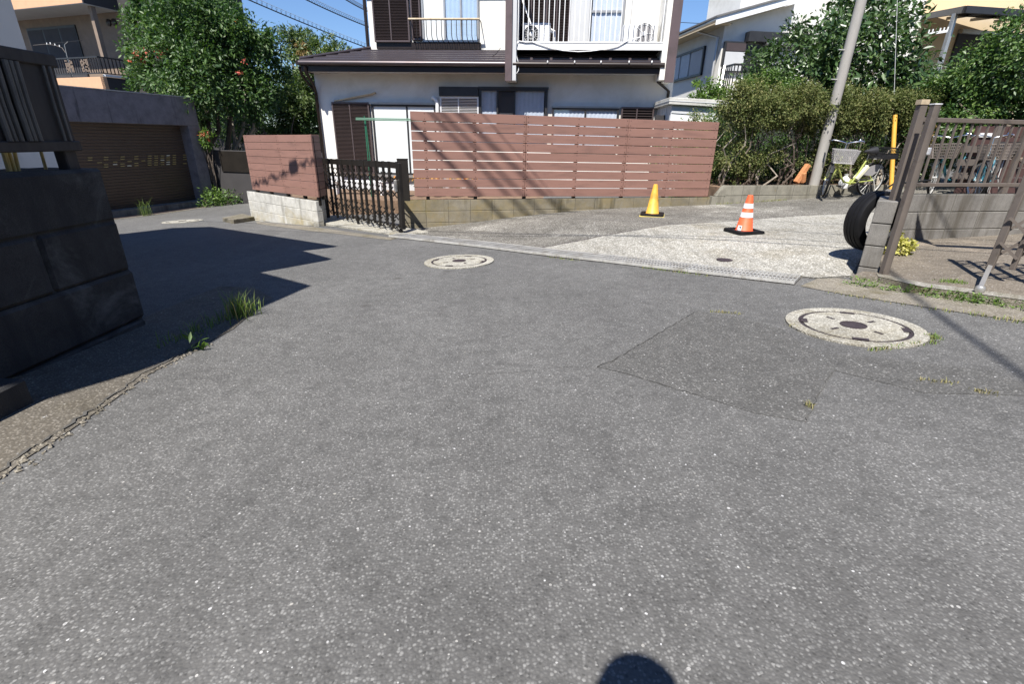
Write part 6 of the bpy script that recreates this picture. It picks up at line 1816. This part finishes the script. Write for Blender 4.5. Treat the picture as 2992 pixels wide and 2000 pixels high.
leaves('foliage', [(-2.04, 2.93, ground_z(-2.04, 2.93) + .05, .055, .05)], 26, .075, 'lf_bright', lw_, 73, width=.3, sub=4, spread=.4, up=.8, droop=-.2)
tuft('grass_tuft', 'thin grass tuft at the foot of the garage shutter', *GF.w(.55, 0, .42)[:2], 60, .45, .07, (('grass', 1),), 74)
PADG = [((560, 1195), 170, .05, 'low green weeds along the pad kerb beside the tall post'), ((1230, 1295), 170, .055, 'clump of green weeds against the middle of the pad kerb'), ((1700, 1365), 210, .055, 'long clump of weeds against the right part of the kerb')]
for i, (q, n, h, lb_) in enumerate(PADG):
    g = ground(*KP(*q))
    t = thing('weed', lb_, 'weed', (g[0], g[1], ground_z(g[0], g[1])))
    al = np.array([.55, -.62])
    leaves('foliage', [(g[0] + .42 * k * .3, g[1] - .5 * k * .3, ground_z(g[0], g[1]) + .02, .05, .025) for k in (-.9, -.4, 0, .4, .9)], n * 2, .028, 'lf_bright', t, 75 + i, sub=6, spread=.4, up=1.0)
tuft('grass_strip', 'dry yellowish grass along the gutter edge near the right border', 3.62, 3.02, 240, .035, .03, (('grass_dry', .6), ('grass', .4)), 79, along=(.66, -.75), L_=1.0)
tuft('grass_strip', 'sparse dry grass at the gutter edge behind the large manhole', 2.95, 3.72, 90, .025, .025, (('grass_dry', .7), ('grass', .3)), 80, along=(.66, -.75), L_=.9)
tuft('grass_strip', 'weeds growing along the near rim of the large manhole', 2.40, 2.79, 130, .03, .014, (('grass', .5), ('grass_dry', .5)), 81, along=(.97, .22), L_=.5)
tuft('grass_tuft', 'dry tuft at the left rim of the large manhole', 1.93, 3.2, 30, .025, .015, (('grass_dry', 1),), 82)
tuft('grass_tuft', 'green tuft at the right rim of the large manhole', 2.68, 2.93, 60, .035, .025, (('grass', .7), ('grass_dry', .3)), 92)
g = ground(*KM(1850, 480)); tuft('grass_strip', 'dry grass in the far seam of the asphalt patch', g[0], g[1], 60, .022, .012, (('grass_dry', 1),), 83, along=(.9, -.3), L_=.22)
g = ground(*KM(2285, 975)); tuft('grass_tuft', 'tiny dry tuft in the near right seam of the asphalt patch', g[0], g[1], 26, .03, .012, (('grass_dry', 1),), 84)
g = ground(2738, 1118); tuft('grass_strip', 'dry grass line in the seam near the right border', g[0], g[1], 55, .02, .012, (('grass_dry', 1),), 85, along=(.9, -.25), L_=.16)
g = ground(2870, 1148); tuft('grass_tuft', 'dry spiky tuft in the seam at the right border', g[0], g[1], 40, .025, .015, (('grass_dry', 1),), 86, along=(.9, -.35), L_=.08)
g = ground(*KM(980, 195)); tuft('grass_strip', 'short grass at the middle of the drain grating edge', g[0], g[1], 70, .022, .012, (('grass', .5), ('grass_dry', .5)), 87, along=(.75, -.66), L_=.45)
g = ground(*KM(1560, 262)); tuft('grass_strip', 'short grass near the right end of the drain grating edge', g[0], g[1], 110, .025, .012, (('grass', .6), ('grass_dry', .4)), 88, along=(.75, -.66), L_=.7)
tuft('grass_strip', 'moss and short grass along the foot of the low hedge wall', *FW.w(7.0, 0, .05)[:2], 260, .05, .02, (('grass_dry', .7), ('grass', .3)), 89, along=tuple(FW.d), L_=1.6)
g = ground(*KP(1330, 1135), .055); tuft('grass_tuft', 'green weeds in the crack on the pad', g[0], g[1], 120, .03, .03, (('grass', 1),), 90, zoff=.055, along=(.8, -.4), L_=.14)
# golden shrub on the pad
sx, sy = 3.92, 5.12
gs_ = thing('golden_shrub', 'small golden yellow shrub growing against the wall on the pad', 'shrub', (sx, sy, padz(sx, sy)))
leaves('foliage', [(sx + a, sy + b, padz(sx, sy) + c, r) for a, b, c, r in ((-.05, 0, .13, .12), (.08, .02, .12, .12), (.0, .05, .17, .11), (-.12, .02, .08, .09), (.16, .03, .07, .08))], 900, .05, 'lf_yellow', gs_, 91, width=.6, sub=9)
limbs(gs_, (sx, sy, padz(sx, sy)), [(sx - .08, sy, padz(sx, sy) + .2), (sx + .1, sy, padz(sx, sy) + .2)], .01, 'bark', 'stem', 19, .01)
# flowers in the garden pots
for i, (x, y) in enumerate(GARDEN_POTS):
    pt = bpy.data.objects['flower_pot' if i == 0 else 'flower_pot.%03d' % i]
    leaves('foliage', [(x, y, .16, .17, .10)], 160, .06, 'lf_green', pt, 100 + i)
    leaves('flower', [(x, y, .27, .16, .07)], 150, .05, 'flower_orange', pt, 110 + i, width=.9)
# grit and litter in the left gutter
rng = np.random.default_rng(8)
m = MB()
for _ in range(230):
    k = rng.integers(1, 8); a, b = np.array(AE[k]), np.array(AE[k + 1]); t = rng.random()
    p = a + (b - a) * t + np.array([rng.normal() * .022 + .0, rng.normal() * .02]); s = rng.uniform(.004, .013)
    z = ground_z(*p)
    o = rng.normal(size=(6, 3)) * .2 + np.array([(1, 0, 0), (-1, 0, 0), (0, 1, 0), (0, -1, 0), (0, 0, .7), (0, 0, -.5)])
    m._add([np.array([p[0], p[1], z + s * .4]) + q * s for q in o], [(0, 2, 4), (2, 1, 4), (1, 3, 4), (3, 0, 4), (2, 0, 5), (1, 2, 5), (3, 1, 5), (0, 3, 5)])
gr_ = m.build('grit', X['gutter']); gr_['kind'] = 'stuff'; gr_['label'] = 'loose grit and pebbles in the left gutter joint'
# ------------------------------------------------------------------ cables
def sag(a, b, s, n=14):
    a, b = np.array(a, float), np.array(b, float)
    return [a + (b - a) * i / n - np.array([0, 0, 4 * s * (i / n) * (1 - i / n)]) for i in range(n + 1)]
for k, (a, b, dA, dB) in enumerate((((690, -25), (1090, 141), 17, 22), ((880, -16), (1100, 82), 18, 22.5), ((1000, -15), (1100, 38), 19, 23))):
    t = thing('overhead_cable', ('lowest', 'middle', 'upper')[k] + ' spiral hung cable crossing the blue sky left of the house', 'cable', atdepth(*a, dA), 'spiral hung cables in the sky')
    A3, B3 = atdepth(*a, dA), atdepth(*b, dB)
    d = (B3 - A3); A3, B3 = A3 - d * .35, B3 + d * .25
    pts = sag(A3, B3, .12, 16)
    MB().tube(pts, .020, 6).build('cable', X['cable'], t)
    up_ = [p + np.array([0, 0, .15]) for p in pts]
    MB().tube(up_, .007, 5).build('messenger_wire', X['gal'], t)
    sp2 = []
    n = 260
    for i in range(n):
        q = i / (n - 1) * 16; j = min(int(q), 15); p = pts[j] + (pts[j + 1] - pts[j]) * (q - j)
        a_ = i * math.pi / 2.5
        sp2.append(p + np.array([.05 * math.cos(a_), .04 * math.cos(a_), .075 + .08 * math.sin(a_)]))
    MB().tube(sp2, .006, 4).build('spiral_hanger', X['cable'], t)
t = thing('overhead_cable', 'thin single wire in the sky between the two houses', 'cable', atdepth(2000, 60, 25))
MB().tube(sag(atdepth(1900, 58, 24), atdepth(2120, 70, 26), .03), .014, 5).build('cable', X['cable'], t)
# cables overhead outside the picture; their thin shadows cross the driveway and fence
def overhead(p, q, h, r, label, ext=(1.2, 1.2)):
    p, q = np.array(p, float), np.array(q, float)
    a = p + TOSUN / TOSUN[2] * (h - p[2]); b = q + TOSUN / TOSUN[2] * (h - q[2])
    d = b - a
    t = thing('overhead_cable', label, 'cable', a, 'cables passing overhead')
    MB().tube(sag(a - d * ext[0], b + d * ext[1], .0, 4), r, 6).build('cable', X['cable'], t)
SL = [(K6(110, 925), K6(2346, 1000), 5.4, .013), (K6(90, 952), K6(2300, 975), 5.7, .010), (K6(780, 842), K6(2100, 890), 6.0, .011), (K6(1400, 800), K6(2346, 850), 6.3, .008)]
for i, (a, b, h, r) in enumerate(SL):
    overhead(ground(*a), ground(*b), h, r, ('lowest', 'second', 'third', 'highest')[i] + ' thin service cable passing overhead whose shadow crosses the driveway')
STR = [((110, 170), (610, 692), .030), ((258, 108), (800, 692), .026), ((330, 108), (905, 692), .024), ((450, 112), (1000, 640), .030)]
for i, (a, b, r) in enumerate(STR):
    pa = FW.w(*FW.uz(*K6(*a)), 0); pb_ = FW.w(*FW.uz(*K6(*b)), 0)
    # shadow plane of a straight cable through two points on the fence
    ca_ = pa + TOSUN * (8.6 / TOSUN[2]); cb_ = pb_ + TOSUN * ((8.6 - (pb_[2] - pa[2])) / TOSUN[2])
    d = cb_ - ca_
    t = thing('overhead_cable', ('leftmost', 'second', 'third', 'rightmost')[i] + ' thick cable overhead whose slanting shadow crosses the long fence', 'cable', ca_, 'cables passing overhead')
    MB().tube([ca_ - d * .25, cb_ + d * .6], r, 8).build('cable', X['cable'], t)
pa = LW.w(*LW.uz(*KF(1060, 1010)), 0); pb_ = LW.w(*LW.uz(*KF(2000, 610)), 0); pj = LW.w(*LW.uz(*KF(1680, 715)), 0)
ca_ = pa + TOSUN * (5.2 / TOSUN[2]); cb_ = pb_ + TOSUN * (5.2 / TOSUN[2]); cj = pj + TOSUN * (5.2 / TOSUN[2])
d = cb_ - ca_
t = thing('overhead_cable', 'looped cable bundle with a junction box above the road at the left', 'cable', ca_)
bun = []
for i in range(90):
    q = ca_ - d * .3 + d * 1.6 * i / 89
    random.seed(i)
    bun.append(q + np.array([random.uniform(-.03, .03), random.uniform(-.02, .02), random.uniform(-.05, .05)]))
MB().tube(bun, [.012 + .02 * (math.sin(i * .7) * .5 + .5) for i in range(90)], 6).build('cable', X['cable'], t)
MB().bar(cj - d * .05, cj + d * .07, .10, .14).build('junction_box', X['plastic_black'], t, bevel=.01)
pa, pb_ = ground(2700, 890), ground(2992, 1100)
overhead(pa, pb_, 8.5, .024, 'thick overhead cable above the right side of the road', (1.6, 6.0))

# guessed carport frame beyond the right border, shaped to shade the pad and back wall
s1_ = ground(*KP(1150, 758), .055); s2_ = ground(*KP(2063, 800), .055)
w1_ = BW.w(*BW.uz(*KP(985, 400)), 0); w2_ = BW.w(*BW.uz(*KP(962, 540)), 0); w3_ = BW.w(*BW.uz(*KP(1060, 740)), 0)
upz = lambda p, z: np.array(p) + TOSUN * ((z - p[2]) / TOSUN[2])
cpf = thing('guessed_carport', 'guessed brown carport beam and brace beyond the right border, shaped to cast the wall shadow', 'carport', upz(s2_, 2.35) * (1, 1, 0))
b1_, b2_ = upz(s1_, 2.35), upz(s2_, 2.35)
MB().bar(b1_, b2_ + (b2_ - b1_) * 1.2, .07, .09).build('beam', X['gate_brown'], cpf)
tri = [upz(w1_, 2.35), upz(w2_, 2.35), upz(w3_, 2.35), b1_]
m = MB(); m.hexa([p - np.array([0, 0, .012]) for p in tri] + [p + np.array([0, 0, .012]) for p in tri])
m.build('brace', X['gate_brown'], cpf)
pe_ = b2_ + (b2_ - b1_) * 1.15
MB().box(pe_[0] - .05, pe_[0] + .05, pe_[1] - .05, pe_[1] + .05, padz(pe_[0], pe_[1]) - .05, 2.31).build('post', X['gate_brown'], cpf)

# ------------------------------------------------------------------ the photographer, just behind the lens; only the shadow is in view
pe = thing('person', 'person in dark clothes holding a camera with both hands', 'person', (-.09, -.30, ground_z(0, -.3)))
gz = ground_z(0, -.3)
def skin_body(name, verts, edges, rads, mat, parent, sub=2):
    me = bpy.data.meshes.new(name)
    me.from_pydata([tuple(np.array(v, float) - ORG[parent.name]) for v in verts], edges, [])
    ob = bpy.data.objects.new(name, me); C.objects.link(ob); ob.parent = parent
    md = ob.modifiers.new('skin', 'SKIN')
    for i, r in enumerate(rads): me.skin_vertices[0].data[i].radius = r if isinstance(r, tuple) else (r, r)
    me.skin_vertices[0].data[0].use_root = True
    s = ob.modifiers.new('sub', 'SUBSURF'); s.levels = sub; s.render_levels = sub
    me.materials.append(X[mat])
    return ob
px0, py0 = -.09, -.30
Vb = [(px0, py0, gz + .80), (px0, py0 - .01, gz + 1.0), (px0, py0, gz + 1.20), (px0, py0 + .01, gz + 1.30), (px0 + .01, py0 + .05, gz + 1.42), (px0 + .01, py0 + .06, gz + 1.51),
      (px0 - .17, py0, gz + 1.19), (px0 - .22, py0 + .10, gz + .97), (px0 - .02, py0 + .22, gz + 1.08), (px0 + .17, py0, gz + 1.19), (px0 + .24, py0 + .10, gz + .97), (px0 + .15, py0 + .22, gz + 1.08),
      (px0 - .09, py0, gz + .74), (px0 - .10, py0 + .02, gz + .42), (px0 - .10, py0 - .02, gz + .06), (px0 - .11, py0 + .12, gz + .03), (px0 + .09, py0, gz + .74), (px0 + .10, py0 + .02, gz + .42), (px0 + .10, py0 - .02, gz + .06), (px0 + .11, py0 + .12, gz + .03)]
Eb = [(0, 1), (1, 2), (2, 3), (3, 4), (4, 5), (2, 6), (6, 7), (7, 8), (2, 9), (9, 10), (10, 11), (0, 12), (12, 13), (13, 14), (14, 15), (0, 16), (16, 17), (17, 18), (18, 19)]
Rb = [(.14, .10), (.12, .095), (.13, .09), .048, (.078, .085), (.066, .075), .055, .042, .028, .055, .042, .028, .085, .06, .042, .035, .085, .06, .042, .035]
skin_body('body', Vb, Eb, Rb, 'cloth_dark', pe)
MB().lathe((px0 + .01, py0 + .035, gz + 1.44), [(.088, 0), (.097, .05), (.088, .10), (.055, .135), (.01, .145)], 18).build('hair', X['hair'], pe, smooth=True)
for s_, c in ((-1, (px0 - .02, py0 + .22, gz + 1.08)), (1, (px0 + .15, py0 + .22, gz + 1.08))):
    hv = [c]; he = []; hr = [.03]
    for k in range(4):
        b = len(hv); l_ = (.05, .056, .054, .042)[k]
        q = np.array(c) + np.array([-.01 * s_ + .0, .012, .035 - .021 * k])
        hv += [tuple(q), tuple(q + np.array([-s_ * l_ * .6, .014, .0])), tuple(q + np.array([-s_ * l_, .004, 0]))]
        he += [(0, b), (b, b + 1), (b + 1, b + 2)]; hr += [.010, .009, .007]
    b = len(hv)
    hv += [tuple(np.array(c) + (-s_ * .012, -.025, .02)), tuple(np.array(c) + (-s_ * .035, -.03, .03))]; he += [(0, b), (b, b + 1)]; hr += [.011, .009]
    skin_body('hand', hv, he, hr, 'skin', pe)
cmt = thing('held_camera', 'black camera held in both hands of the photographer', 'camera', (0, -.09, 1.16))
MB().box(-.07, .07, -.10, -.05, 1.15, 1.245).build('camera_body', X['plastic_black'], cmt, bevel=.008)
MB().lathe((0, -.05, 1.195), [(.034, 0), (.036, .03)], 18, ax=(0, 1, 0)).build('lens', X['plastic_black'], cmt, smooth=True)
